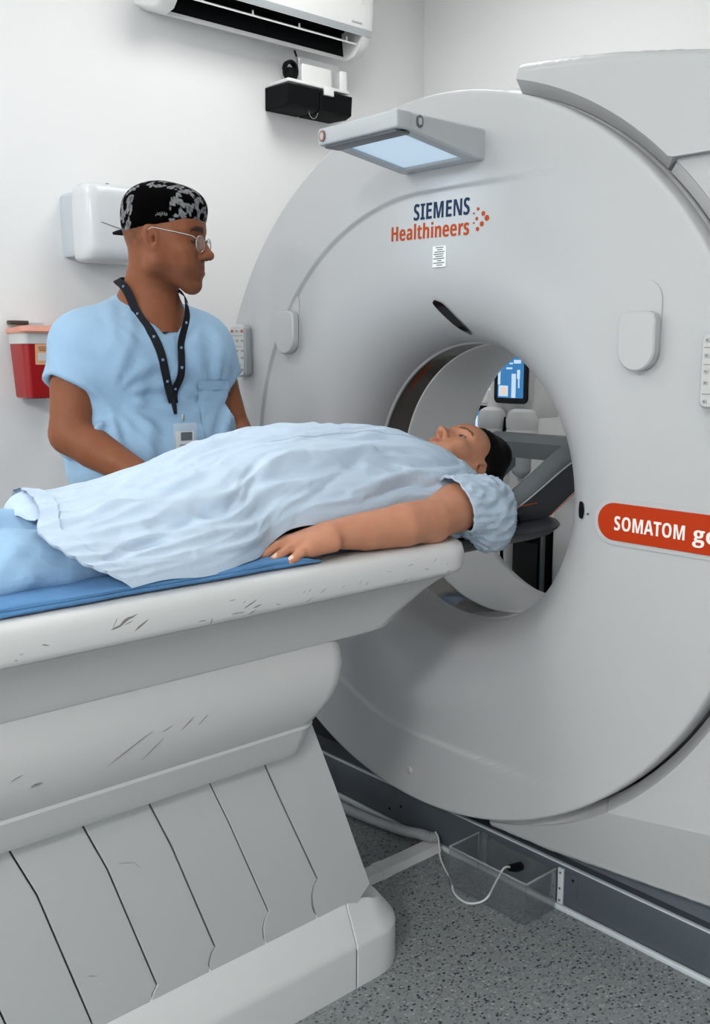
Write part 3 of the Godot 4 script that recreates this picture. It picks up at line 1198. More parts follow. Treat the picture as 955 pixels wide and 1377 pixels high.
	# sliding board
	wpart("tabletop", slab([[0.16, -0.3, 2.2, 0.09, 0.05, 0.86], [0.19, -0.335, 2.2, 0.11, 0.05, 0.872], [0.205, -0.35, 2.2, 0.12, 0.05, 0.885], [0.209, -0.354, 2.2, 0.12, 0.05, 0.893], [0.205, -0.35, 2.2, 0.12, 0.05, 0.9], [0.19, -0.335, 2.2, 0.11, 0.05, 0.903]]), M.carbon, t, "dark grey sliding board")
	# scuffs on the near rim
	var rng := RandomNumberGenerator.new()
	rng.seed = 8
	var scuffs := [[0.96, 0.897, 0.05, 0.008, 0.35], [0.93, 0.887, 0.03, 0.004, 0.5], [0.72, 0.885, 0.03, 0.003, 0.4], [0.705, 0.879, 0.02, 0.003, 0.2], [0.745, 0.874, 0.03, 0.002, 0.0]]
	for k in 26:
		scuffs.append([rng.randf_range(0.2, 1.15), rng.randf_range(0.868, 0.9), rng.randf_range(0.003, 0.022), rng.randf_range(0.0006, 0.0016), rng.randf_range(-0.3, 1.3)])
	for s in scuffs:
		wpart("scuff_mark", scratch(s, 0.3002, rng), M.scuff, t)
	for s in [[0.94, 0.675, 0.09, 0.0012, 0.42], [0.9, 0.662, 0.05, 0.001, 0.55], [0.83, 0.69, 0.03, 0.001, 0.6], [0.8, 0.688, 0.025, 0.001, 0.6], [0.87, 0.69, 0.02, 0.0008, 0.3], [1.1, 0.66, 0.02, 0.003, 0.1], [1.13, 0.68, 0.02, 0.002, 0.3]]:
		wpart("scuff_mark", scratch(s, 0.2678, rng), M.scuff, t)
	for s in [[0.93, 0.45, 0.03, 0.0009, -0.3], [0.91, 0.44, 0.02, 0.0009, -0.9], [1.0, 0.27, 0.02, 0.0015, -0.4]]:
		wpart("scuff_mark", scratch(s, 0.2168, rng), M.scuff, t)
	# thin pad
	solo("table_pad", slab([[0.19, -0.02, 2.1, 0.04, 0.04, 0.904], [0.2, -0.03, 2.11, 0.05, 0.05, 0.91], [0.2, -0.03, 2.11, 0.05, 0.05, 0.92], [0.19, -0.02, 2.1, 0.04, 0.04, 0.926]]), M.undershirt, "thin pale blue pad on the sliding board under the patient", "pad")
	build_head_holder()

# ragged streak of rubbed-off dirt on a face that looks towards +x: s = [z, y, length, thickness, slope]
func scratch(s: Array, x: float, rng: RandomNumberGenerator) -> ArrayMesh:
	var poly := PackedVector2Array()
	var back := PackedVector2Array()
	var d := Vector2(cos(s[4]), sin(s[4]))
	var n := d.orthogonal()
	for i in 7:
		var t := i / 6.0 - 0.5
		var w: float = s[3] * (1.0 - 4.0 * t * t) * rng.randf_range(0.4, 1.0) + 0.0002
		var c: Vector2 = Vector2(-s[0], s[1]) + d * t * s[2] + n * rng.randf_range(-0.25, 0.25) * s[3]
		poly.append(c + n * w * 0.5)
		back.append(c - n * w * 0.5)
	for i in range(6, -1, -1):
		poly.append(back[i])
	if Geometry2D.triangulate_polygon(poly).is_empty():
		poly = PackedVector2Array([poly[0], poly[6], back[3]])
	return turned(prism(poly, -0.0004, 0.0001), Basis(Vector3(0, 0, -1), Vector3(0, 1, 0), Vector3(1, 0, 0)), Vector3(x, 0, 0))

func turned(m: ArrayMesh, B: Basis, o := Vector3.ZERO) -> ArrayMesh:
	# rebuilds a mesh under any basis (also mirroring ones) with clean windings
	var a := m.surface_get_arrays(0)
	var V: PackedVector3Array = a[Mesh.ARRAY_VERTEX]
	var W := PackedVector3Array()
	for v in V:
		W.append(B * v + o)
	var I := PackedInt32Array()
	if a[Mesh.ARRAY_INDEX] != null:
		I = a[Mesh.ARRAY_INDEX]
	else:
		for i in V.size():
			I.append(i)
	return finish(W, I, 25.0)

func build_head_holder():
	var t := thing("head_holder", "dark grey padded head cradle on the sliding board around the patient's head", "head rest", Vector3(0, 0.903, -0.28))
	# cradle wings: solid side cheeks sloping down towards the shoulders
	for s in [1.0, -1.0]:
		var rows := []
		for k in 13:
			var u := k / 12.0
			var z := lerpf(-0.1, -0.47, u)
			var top := lerpf(0.955, 1.098, smoothstep(0.0, 1.0, u * 0.95 + 0.03))
			var bot := 0.904 + maxf(0.0, (u - 0.55)) * 0.22
			var xo: float = lerpf(0.135, 0.165, u) * s
			var xi: float = lerpf(0.1, 0.095, u) * s
			var xm := lerpf(xo, xi, 0.45)
			rows.append(PackedVector3Array([Vector3(xi, bot, z), Vector3(xi, top - 0.02, z), Vector3(lerpf(xi, xm, 0.6), top - 0.004, z), Vector3(xm, top, z), Vector3(xo - 0.006 * s, top - 0.014, z), Vector3(xo, top - 0.03, z), Vector3(xo + 0.004 * s, (top + bot) / 2, z), Vector3(xo - 0.012 * s, bot, z)]))
		wpart("cheek", loft(rows, true, true, 50.0), M.foam_grey, t)
		# darker outer cover of the cheek
		rows = []
		for k in 13:
			var u := k / 12.0
			var z := lerpf(-0.14, -0.475, u)
			var uu := (-0.1 - z) / 0.37
			var top := lerpf(0.955, 1.098, smoothstep(0.0, 1.0, uu * 0.95 + 0.03)) - 0.036
			var bot := 0.9045 + maxf(0.0, (uu - 0.55)) * 0.22
			var xo: float = lerpf(0.135, 0.165, uu) * s
			rows.append(PackedVector3Array([Vector3(xo - 0.01 * s, bot, z), Vector3(xo - 0.004 * s, top, z), Vector3(xo + 0.003 * s, top, z), Vector3(xo + 0.008 * s, (top + bot) / 2, z), Vector3(xo - 0.004 * s, bot, z)]))
		wpart("outer_cover", loft(rows, true, true, 50.0), M.foam_dark, t)
		var seam := PackedVector3Array()
		for k in 13:
			var uu := k / 12.0
			var z := lerpf(-0.14, -0.46, uu)
			var w := (-0.1 - z) / 0.37
			seam.append(Vector3((lerpf(0.135, 0.165, w) + 0.006) * s, lerpf(0.955, 1.098, smoothstep(0.0, 1.0, w * 0.95 + 0.03)) - 0.034, z))
		wpart("piping", tube(seam, 0.002, 6), M.grey_plastic, t)
		for st in [[[-0.17, 0.944], [-0.25, 0.948]], [[-0.39, 1.062], [-0.455, 1.05]], [[-0.455, 1.05], [-0.464, 1.006]], [[-0.464, 1.006], [-0.42, 0.98]], [[-0.42, 0.98], [-0.345, 0.937]], [[-0.345, 0.937], [-0.3, 0.912]]]:
			var p := PackedVector3Array()
			for i in 5:
				var z := lerpf(st[0][0], st[1][0], i / 4.0)
				var w := (-0.1 - z) / 0.37
				p.append(Vector3((lerpf(0.135, 0.165, w) + 0.0075) * s, lerpf(st[0][1], st[1][1], i / 4.0), z))
			wpart("stitching", tube(p, 0.0011, 5), M.orange_print, t)
		var mark := lettering("A", 0.014, 0.018, 700, 0.003)
		wpart("print_mark", moved(mark, (0.1605) * s, 1.0, -0.39, Basis(Vector3.UP, PI / 2 * s)), M.orange_print, t)
	# rear bar and floor of the cradle
	var rb := []
	for k in 9:
		var x := lerpf(-0.15, 0.15, k / 8.0)
		rb.append(PackedVector3Array([Vector3(x, 1.03, -0.47), Vector3(x, 1.03, -0.44), Vector3(x, 1.075, -0.42), Vector3(x, 1.094, -0.43), Vector3(x, 1.098, -0.45), Vector3(x, 1.085, -0.475)]))
	wpart("rear_bar", loft(rb, true, true, 50.0), M.foam_grey, t)
	wpart("cushion", moved(rbox(0.21, 0.03, 0.3, 0.012), 0, 0.92, -0.25), M.foam_dark, t)
	# black strap end beside the shoulder
	var rows := []
	for k in 9:
		var u := k / 8.0
		rows.append(PackedVector3Array([Vector3(0.11 + 0.03 * u, 0.906, -0.1 - 0.09 * u), Vector3(0.11 + 0.03 * u, 0.955 - 0.035 * u * u, -0.1 - 0.09 * u), Vector3(0.146 + 0.012 * u, 0.955 - 0.035 * u * u, -0.09 - 0.09 * u), Vector3(0.15 + 0.012 * u, 0.906, -0.09 - 0.09 * u)]))
	wpart("strap", loft(rows, true, true, 50.0), M.black, t)

# ---------- people ----------
func lin(r: int, g: int, b: int) -> Color:
	return Color8(r, g, b).srgb_to_linear()

func v(F: float, U: float, S: float) -> Vector3:
	return Vector3(F, U, S)

# head in its own axes: X forward, Y up, Z to the person's left, in centimetres about the middle of the ears
func head_prims(T: Transform3D, sc: float, female: bool) -> Array:
	var o := []
	var B := T.basis
	var P := func(F: float, U: float, S: float) -> Vector3:
		return T * (Vector3(F, U, S) * 0.01 * sc)
	var c := 0.01 * sc
	var E := func(F: float, U: float, S: float, rf: float, ru: float, rs: float, k: float, op: int, tilt: float) -> Dictionary:
		return {"t": 1, "a": P.call(F, U, S), "r": Vector3(rf, ru, rs) * c, "B": B * Basis(Vector3(0, 0, 1), tilt), "k": k * c, "op": op}
	var K := func(F: float, U: float, S: float, F2: float, U2: float, S2: float, ra: float, rb: float, k: float, op: int) -> Dictionary:
		return {"t": 0, "a": P.call(F, U, S), "b": P.call(F2, U2, S2), "ra": ra * c, "rb": rb * c, "k": k * c, "op": op}
	o.append(E.call(-1.2, 3.4, 0, 9.6, 8.6, 7.5, 1.0, 1, 0.0))
	o.append(E.call(3.6, -1.0, 0, 5.4, 8.0, 6.6, 3.0, 1, 0.0))
	o.append(E.call(4.0, 4.6, 0, 5.0, 4.6, 6.2, 2.5, 1, 0.0))
	if female:
		o.append(K.call(6.6, -8.6, 0, 7.0, -9.8, 0, 2.2, 1.7, 2.0, 1))
	else:
		o.append(K.call(6.4, -8.6, 0, 7.2, -10.0, 0, 2.8, 2.3, 2.0, 1))
	for s in [-1.0, 1.0]:
		o.append(K.call(6.0, -9.4, 1.6 * s, -0.2, -6.0, (5.0 if female else 5.6) * s, 1.7, 2.0, 2.4, 1))
		o.append(K.call(-0.2, -6.0, (4.9 if female else 5.5) * s, -1.0, 0.0, 5.8 * s, 2.0, 1.8, 2.4, 1))
		o.append(E.call(6.0, -2.6, 4.3 * s, 2.4, 1.9, 2.0, 2.0, 1, 0.0))
		o.append(E.call(6.6, -5.6, 3.0 * s, 2.2, 2.6, 2.4, 2.0, 1, 0.0))
		o.append(K.call(8.3, 2.3, 1.0 * s, 6.6, 2.6, 4.9 * s, 0.9, 0.9, 1.6, 1))
		o.append(E.call(9.6, 0.2, 3.3 * s, 2.0, 1.35, 2.1, 1.2, -1, 0.0))
		o.append(E.call(7.05, 0.15, 3.2 * s, 1.35, 1.2, 1.5, 0.35, 1, 0.0))
		o.append(K.call(8.1, 0.95, 1.9 * s, 7.3, 0.75, 4.8 * s, 0.32, 0.32, 0.35, 1))
		o.append(K.call(8.1, -0.55, 1.9 * s, 7.3, -0.45, 4.7 * s, 0.28, 0.28, 0.35, 1))
	# nose
	o.append(K.call(8.2, 1.6, 0, 10.8 if not female else 10.6, -2.7, 0, 0.8, 1.05 if not female else 0.9, 1.2, 1))
	o.append(E.call(11.0 if not female else 10.9, -3.0, 0, 1.25, 1.05, 1.1, 0.8, 1, 0.0))
	for s in [-1.0, 1.0]:
		o.append(E.call(9.9, -3.3, 1.25 * s, 1.25, 0.9, 0.75, 0.7, 1, 0.0))
	for s in [-1.0, 1.0]:
		o.append(E.call(10.5, -4.0, 0.72 * s, 0.62, 0.5, 0.36, 0.15, -1, 0.0))
	# lips
	o.append(E.call(7.9, -6.6, 0, 1.7, 2.2, 2.9, 1.6, 1, 0.0))
	o.append(K.call(9.3, -5.9, 0.0, 8.2, -6.35, 2.3, 0.55, 0.25, 0.6, 1))
	o.append(K.call(9.3, -5.9, 0.0, 8.2, -6.35, -2.3, 0.55, 0.25, 0.6, 1))
	o.append(K.call(9.15, -7.15, 0.8, 9.15, -7.15, -0.8, 0.68, 0.68, 0.6, 1))
	o.append(K.call(9.15, -7.15, 0.8, 8.2, -6.6, 2.2, 0.6, 0.2, 0.5, 1))
	o.append(K.call(9.15, -7.15, -0.8, 8.2, -6.6, -2.2, 0.6, 0.2, 0.5, 1))
	o.append(K.call(10.3, -6.5, 0.0, 8.9, -6.55, 2.3, 0.18, 0.12, 0.25, -1))
	o.append(K.call(10.3, -6.5, 0.0, 8.9, -6.55, -2.3, 0.18, 0.12, 0.25, -1))
	# ears
	for s in [-1.0, 1.0]:
		o.append(E.call(-1.1, 0.0, 7.5 * s, 1.95, 3.3, 0.8, 0.4, 1, 0.2))
		o.append(E.call(-0.4, -2.7, 7.2 * s, 1.0, 1.1, 0.6, 0.5, 1, 0.0))
		o.append(E.call(-0.8, 0.0, 8.3 * s, 1.15, 2.2, 0.75, 0.2, -1, 0.2))
		o.append(E.call(-0.2, -0.4, 7.4 * s, 0.5, 0.8, 0.9, 0.2, -1, 0.0))
	return o

func build_technician():
	var t := thing("person", "man in a light blue scrub top, black printed cap and glasses standing behind the table", "person", Vector3(-0.55, 0, 0.41))
	var f := Vector3(0.765, -0.07, -0.64).normalized()
	var s := Vector3(0, 1, 0).cross(f).normalized()
	var u := f.cross(s)
	var T := Transform3D(Basis(f, u, s), Vector3(-0.483, 1.58, 0.395))
	var hp := head_prims(T, 1.0, false)
	var neck_top := T * Vector3(-0.02, -0.055, 0)
	var nb := Vector3(-0.555, 1.4, 0.41)
	hp.append(cap(neck_top, nb, 0.055, 0.062, 0.025))
	hp.append(cap(T * Vector3(-0.036, -0.02, 0), nb + Vector3(-0.012, 0.0, 0), 0.045, 0.056, 0.03))
	hp.append(cap(nb + Vector3(0, 0.02, 0), Vector3(-0.57, 1.345, 0.55), 0.05, 0.045, 0.05))
	hp.append(cap(nb + Vector3(0, 0.02, 0), Vector3(-0.57, 1.345, 0.27), 0.05, 0.045, 0.05))
	hp.append(cap(nb + Vector3(0.03, -0.03, 0.0), nb + Vector3(0.05, -0.12, 0.0), 0.075, 0.085, 0.05))
	var skin := lin(130, 81, 55)
	var skin_red := lin(124, 72, 49)
	var lip := lin(112, 62, 50)
	var brow := lin(34, 27, 24)
	var stub := lin(96, 62, 46)
	var nz := FastNoiseLite.new()
	nz.seed = 4
	nz.frequency = 45.0
	var Ti := T.affine_inverse()
	var tint := func(p: Vector3) -> Color:
		var q := Ti * p * 100.0
		var c := skin
		var n := nz.get_noise_3d(p.x, p.y, p.z)
		c = c.lerp(skin_red, clampf(0.3 + n * 0.5, 0.0, 0.7))
		var a := absf(q.z)
		if q.x > 4.0 and absf(q.y + 6.5) < 1.05 and a < 2.3 and q.x > 8.0:
			c = c.lerp(lip, 0.8)
		var beard := smoothstep(-5.2, -6.2, q.y) * smoothstep(-12.5, -11.2, q.y) * smoothstep(-1.5, 1.0, q.x)
		if q.x > 5.0 and q.y < -4.6 and q.y > -5.7 and a < 2.8:
			beard = 0.9
		if beard > 0.0 and not (absf(q.y + 6.5) < 1.05 and a < 2.3 and q.x > 8.0):
			c = c.lerp(stub, beard * (0.42 + n * 0.12))
		var by := 2.7 + 0.5 * sin((a - 1.2) / 4.0 * PI) - 0.1 * a
		if q.x > 5.0 and a > 1.2 and a < 5.4 and absf(q.y - by) < 0.72 - 0.05 * a:
			c = c.lerp(brow, 0.9)
		# eyes: looking down, lids nearly closed
		if q.x > 6.6 and a > 1.9 and a < 4.6:
			if absf(q.y + 0.05) < 0.2:
				c = brow
		# cropped hair below the cap
		if q.y > -2.5 and q.y < 5.0 and q.x < -2.6 and a < 7.4:
			c = c.lerp(brow, 0.35 * smoothstep(-3.0, 0.0, q.y) * (0.8 + n))
		return c
	var into := fresh()
	nets(hp, Vector3(-0.68, 1.36, 0.2), Vector3(-0.33, 1.72, 0.61), 0.0042, null, tint, into)
	# arms, hands and trunk
	var bp := []
	var shR := Vector3(-0.56, 1.32, 0.59)
	var elR := Vector3(-0.515, 1.125, 0.648)
	var wrR := Vector3(-0.325, 1.02, 0.545)
	var shL := Vector3(-0.56, 1.32, 0.25)
	var elL := Vector3(-0.5, 1.11, 0.2)
	var wrL := Vector3(-0.33, 1.0, 0.215)
	for a in [[shR, elR, wrR], [shL, elL, wrL]]:
		var d: Vector3 = (a[1] - a[0])
		bp.append(cap(a[0], a[0] + d * 0.45, 0.05, 0.059, 0.02))
		bp.append(cap(a[0] + d * 0.45, a[1], 0.059, 0.047, 0.004))
		var e: Vector3 = a[2] - a[1]
		bp.append(cap(a[1], a[1] + e * 0.3, 0.047, 0.047, 0.012))
		bp.append(cap(a[1] + e * 0.3, a[2], 0.047, 0.03, 0.004))
		hand_prims(bp, a[2], Vector3(0.3, -0.3, -0.9 if a[0] == shR else 0.9).normalized(), Vector3(0.3, -1, 0.0), 1.0 if a[0] == shL else -1.0)
	bp.append(cap(Vector3(-0.56, 1.3, 0.32), Vector3(-0.56, 1.3, 0.5), 0.085, 0.085, 0.03))
	bp.append(cap(Vector3(-0.555, 1.08, 0.36), Vector3(-0.555, 1.08, 0.47), 0.09, 0.09, 0.05))
	bp.append(cap(Vector3(-0.56, 1.32, 0.25), Vector3(-0.56, 1.32, 0.58), 0.05, 0.05, 0.05))
	bp.append(cap(Vector3(-0.555, 0.9, 0.36), Vector3(-0.555, 0.9, 0.47), 0.09, 0.09, 0.05))
	var arm_tint := func(p: Vector3) -> Color:
		return skin.lerp(skin_red, clampf(0.3 + nz.get_noise_3d(p.x, p.y, p.z) * 0.5, 0.0, 0.7))
	nets(bp, Vector3(-0.7, 0.76, 0.04), Vector3(-0.02, 1.43, 0.78), 0.0095, null, arm_tint, into)
	wpart("body", joined(into), M.skin_dark, t, "bare arms, neck and face")
	# scrub top
	var sp := []
	for a in [[shR, elR, 0.52, 1], [shL, elL, 0.46, -1]]:
		var d: Vector3 = (a[1] - a[0]).normalized()
		var e: Vector3 = a[0] + (a[1] - a[0]) * a[2]
		sp.append(cap(a[0], e + d * 0.03, 0.066, 0.084, 0.05))
		sp.append(cut(e, d + Vector3(-0.1, 0, 0.35 * a[3]), 0.135))
		sp.append(cap(e - d * 0.03, e + d * 0.03, 0.058, 0.069, 0.005, -1))
	sp.append(cap(Vector3(-0.55, 1.29, 0.31), Vector3(-0.55, 1.29, 0.51), 0.128, 0.128, 0.03))
	sp.append(cap(Vector3(-0.54, 1.07, 0.335), Vector3(-0.54, 1.07, 0.5), 0.138, 0.138, 0.08))
	sp.append(cap(Vector3(-0.55, 0.88, 0.345), Vector3(-0.55, 0.88, 0.5), 0.138, 0.138, 0.08))
	sp.append(cap(Vector3(-0.562, 1.32, 0.26), Vector3(-0.562, 1.32, 0.58), 0.07, 0.07, 0.05))
	sp.append(cap(Vector3(-0.57, 1.425, 0.41), Vector3(-0.565, 1.335, 0.575), 0.05, 0.06, 0.05))
	sp.append(cap(Vector3(-0.57, 1.425, 0.41), Vector3(-0.565, 1.335, 0.265), 0.05, 0.06, 0.05))
	sp.append(cap(neck_top, nb + Vector3(0.005, 0.03, 0), 0.062, 0.066, 0.01, -1))
	# V neck
	sp.append({"t": 3, "a": Vector3(-0.41, 1.352, 0.425), "slope": 0.5, "lean": -0.1, "x0": -0.54, "rad": 0.16, "k": 0.006, "op": -1})
	sp.append(cut(Vector3(-0.54, 0.8, 0.41), Vector3(0, -1, 0), 0.5))
	var fz := FastNoiseLite.new()
	fz.seed = 9
	fz.frequency = 1.0
	fz.fractal_type = FastNoiseLite.FRACTAL_NONE
	var folds := func(p: Vector3) -> float:
		var wob := fz.get_noise_3d(p.x * 3.0, p.y * 4.0, p.z * 4.0)
		var o := 0.0
		# folds running out from the two armpits
		for q in [[1.2, 0.565, 1.0], [1.2, 0.28, 1.0], [1.4, 0.57, 0.22]]:
			var dy: float = p.y - q[0]
			var dz: float = p.z - q[1]
			var r := sqrt(dy * dy + dz * dz)
			o += sin(atan2(dy, dz) * 11.0 + wob * 5.0) * 0.0038 * q[2] * smoothstep(0.02, 0.07, r) * smoothstep(0.26, 0.1, r)
		var arm := smoothstep(0.545, 0.6, p.z) + smoothstep(0.3, 0.245, p.z)
		arm *= smoothstep(1.15, 1.19, p.y)
		o = o * (1.0 - arm) + arm * sin(p.x * 70.0 + p.y * 22.0 + wob * 4.0) * 0.003
		# upright drape lower down
		var low := smoothstep(1.28, 1.1, p.y)
		o += sin(p.z * 62.0 + wob * 6.0 + p.y * 9.0) * 0.0035 * low
		o += sin((p.y * 0.8 + p.z) * 75.0 + wob * 7.0) * 0.0014 * (1.0 - arm)
		return o
	var top := wpart("scrub_top", nets(sp, Vector3(-0.72, 0.74, 0.09), Vector3(-0.34, 1.5, 0.82), 0.0075, folds), M.scrub, t, "light blue scrub top")
	# undershirt showing in the V, chest pocket
	wpart("undershirt", nets([ell(Vector3(-0.466, 1.312, 0.42), Vector3(0.03, 0.045, 0.045), Basis(), 0.01)], Vector3(-0.52, 1.26, 0.35), Vector3(-0.42, 1.39, 0.49), 0.006), M.undershirt, t)
	var pk := []
	for k in 9:
		var y := lerpf(1.245, 1.09, k / 8.0)
		var row := PackedVector3Array()
		for j in 7:
			var z := lerpf(0.345, 0.255, j / 6.0)
			row.append(Vector3(front_x(sp, y, z, folds) + 0.003, y, z))
		pk.append(row)
	wpart("chest_pocket", loft(pk, false, false), M.scrub, top)
	pk = []
	for k in 3:
		var y := lerpf(1.245, 1.222, k / 2.0)
		var row := PackedVector3Array()
		for j in 7:
			var z := lerpf(0.345, 0.255, j / 6.0)
			row.append(Vector3(front_x(sp, y, z, folds) + 0.006, y, z))
		pk.append(row)
	wpart("pocket_hem", loft(pk, false, false), M.scrub, top)
	# trousers and shoes
	var tp := []
	for z in [0.31, 0.51]:
		tp.append(cap(Vector3(-0.55, 0.86, lerpf(z, 0.41, 0.2)), Vector3(-0.55, 0.5, z), 0.105, 0.085, 0.03))
		tp.append(cap(Vector3(-0.55, 0.5, z), Vector3(-0.57, 0.09, z), 0.085, 0.07, 0.03))
	tp.append(cap(Vector3(-0.545, 0.9, 0.36), Vector3(-0.545, 0.9, 0.46), 0.12, 0.12, 0.04))
	wpart("trousers", nets(tp, Vector3(-0.72, -0.02, 0.16), Vector3(-0.38, 1.04, 0.68), 0.016), M.scrub, t)
	for z in [0.31, 0.51]:
		wpart("shoe", nets([cap(Vector3(-0.6, 0.045, z), Vector3(-0.42, 0.03, z), 0.045, 0.03, 0.02), cap(Vector3(-0.58, 0.08, z), Vector3(-0.56, 0.05, z), 0.04, 0.04, 0.03), ell(Vector3(-0.5, 0.012, z), Vector3(0.14, 0.014, 0.046), Basis(), 0.01)], Vector3(-0.7, -0.03, z - 0.09), Vector3(-0.3, 0.17, z + 0.09), 0.01), M.black, t)
	# cap
	var cp := []
	cp.append({"t": 1, "a": T * (Vector3(-1.0, 4.4, 0) * 0.01), "r": Vector3(10.1, 8.5, 8.1) * 0.01, "B": T.basis, "k": 0.01, "op": 1})
	cp.append({"t": 1, "a": T * (Vector3(-1.6, 8.2, 0) * 0.01), "r": Vector3(8.6, 5.0, 7.1) * 0.01, "B": T.basis, "k": 0.03, "op": 1})
	cp.append({"t": 1, "a": T * (Vector3(2.7, 6.6, 0) * 0.01), "r": Vector3(6.7, 5.4, 7.0) * 0.01, "B": T.basis, "k": 0.02, "op": 1})
	cp.append({"t": 1, "a": T * (Vector3(4.4, 8.4, 0) * 0.01), "r": Vector3(4.9, 3.5, 5.6) * 0.01, "B": T.basis, "k": 0.02, "op": 1})
	cp.append(cut(T * (Vector3(0, 2.9, 0) * 0.01), T.basis * Vector3(0.2, -1, 0), 0.2, 0.003))
	cp.append({"t": 1, "a": T * (Vector3(-1.0, 3.0, 0) * 0.01), "r": Vector3(9.2, 4.6, 7.2) * 0.01, "B": T.basis, "k": 0.004, "op": -1})
	var pat := FastNoiseLite.new()
	pat.seed = 15
	pat.frequency = 38.0
	pat.fractal_octaves = 3
	var cap_tint := func(p: Vector3) -> Color:
		var q := Ti * p * 100.0
		var n := pat.get_noise_3d(p.x, p.y, p.z)
		var zone := maxf(smoothstep(2.6, 4.4, q.x), maxf(smoothstep(-5.2, -6.6, q.x), smoothstep(10.8, 11.8, q.y)))
		if zone > 0.4 and n > 0.03 and q.y > 1.0:
			return lin(138, 140, 142).lerp(lin(80, 82, 86), clampf(n * 2.0, 0.0, 1.0))
		return lin(9, 9, 11)
	var cm := wpart("surgical_cap", nets(cp, T.origin - Vector3(0.15, 0.02, 0.15), T.origin + Vector3(0.15, 0.17, 0.15), 0.0036, null, cap_tint), M.cap_cloth, t, "black cap with grey print")
	var knot := T * (Vector3(-10.6, 1.4, 0) * 0.01)
	wpart("tie", tube(PackedVector3Array([knot, knot + T.basis * Vector3(-0.012, -0.002, -0.006), knot + T.basis * Vector3(-0.024, -0.005, -0.01)]), [0.008, 0.006, 0.003], 8), M.black, cm)
	var lt := moved(lettering("pajHa", 0.028, 0.011, 400, 0.0012), 0, 0, 0)
	# the mark sits on the right side of the cap, above the ear
	var side_n := -T.basis.z
	var lx := T.basis.x
	var ly := T.basis.y
	part("cap_print", lt, M.grey_print, cm, Transform3D(Basis(lx, ly, side_n), T * (Vector3(1.6, 5.2, -8.05) * 0.01)))
	build_glasses(T)
	build_lanyard(sp, folds)

func hand_prims(o: Array, w: Vector3, d: Vector3, palm: Vector3, side: float):
	# open hand from the wrist w along d, palm facing the given way; the thumb leaves on the given side
	palm = (palm - d * palm.dot(d)).normalized()
	var s := d.cross(palm).normalized() * side
	o.append(cap(w, w + d * 0.03, 0.028, 0.026, 0.015))
	for k in 4:
		var off := (k - 1.5) * 0.019
		var kn: Vector3 = w + d * (0.09 - absf(k - 1.2) * 0.004) + s * off
		o.append(cap(w + d * 0.02 + s * off * 0.5, kn, 0.016, 0.0115, 0.012))
		var L: float = [0.072, 0.08, 0.074, 0.056][k]
		var m1 := kn + (d * 0.9 + palm * 0.35).normalized() * L * 0.5
		var m2 := m1 + (d * 0.75 + palm * 0.6).normalized() * L * 0.5
		o.append(cap(kn, m1, 0.0105, 0.0095, 0.006))
		o.append(cap(m1, m2, 0.0095, 0.0078, 0.006))
	var t0 := w + d * 0.025 - s * 0.024
	var t1 := t0 + (d * 0.6 - s * 0.7 + palm * 0.2).normalized() * 0.045
	var t2 := t1 + (d * 0.9 - s * 0.2 + palm * 0.2).normalized() * 0.036
	o.append(cap(t0, t1, 0.015, 0.012, 0.012))
	o.append(cap(t1, t2, 0.011, 0.009, 0.006))

# x of the front of a field at the height y and the depth z
func front_x(prims: Array, y: float, z: float, folds = null) -> float:
	var x := -0.3
	for i in 60:
		var d := field_at(prims, Vector3(x, y, z))
		if folds != null and d < 0.03:
			d += folds.call(Vector3(x, y, z))
		if d < 0.001 or x < -0.7:
			break
		x -= maxf(d * 0.7, 0.001)
	return x

func build_glasses(T: Transform3D):
	var t := thing("eyeglasses", "thin clear-framed glasses on the man's face", "glasses", T * (Vector3(9.4, 0, 0) * 0.01))
	var P := func(F: float, U: float, S: float) -> Vector3:
		return T * (Vector3(F, U, S) * 0.01)
	for s in [-1.0, 1.0]:
		var rim := PackedVector3Array()
		var pane := PackedVector3Array()
		for i in 29:
			var a := TAU * i / 28
			var w := 2.45
			var h := 2.05 if sin(a) < 0 else 1.75
			var q: Vector3 = P.call(10.1 - 0.1 * absf(3.35 + cos(a) * w * 1.0) , -0.5 + sin(a) * h, s * (3.35 + cos(a) * w))
			rim.append(q)
			if i < 28:
				pane.append(q)
		wpart("rim", tube(rim, 0.0013, 8), M.frame_metal, t)
		var mid: Vector3 = P.call(9.95, -0.5, s * 3.35)
		var V := PackedVector3Array(pane)
		V.append(mid)
		var I := PackedInt32Array()
		for i in 28:
			I.append_array([i, (i + 1) % 28, 28])
		wpart("lens", finish(V, I), M.lens, t)
		wpart("temple", tube(PackedVector3Array([P.call(9.5, 0.3, 5.8 * s), P.call(8.6, 0.9, 6.6 * s), P.call(4.0, 1.6, 7.3 * s), P.call(-0.5, 2.2, 7.9 * s), P.call(-2.4, 1.2, 7.8 * s)]), 0.0013, 8), M.frame_metal, t)
		wpart("nose_pad", moved(rbox(0.003, 0.007, 0.003, 0.001), (P.call(9.6, -0.9, 1.2 * s) as Vector3).x, (P.call(9.6, -0.9, 1.2 * s) as Vector3).y, (P.call(9.6, -0.9, 1.2 * s) as Vector3).z), M.clear_plastic, t)
	wpart("bridge", tube(PackedVector3Array([P.call(10.0, 0.3, -1.0), P.call(10.4, 0.6, 0), P.call(10.0, 0.3, 1.0)]), 0.0013, 8), M.frame_metal, t)

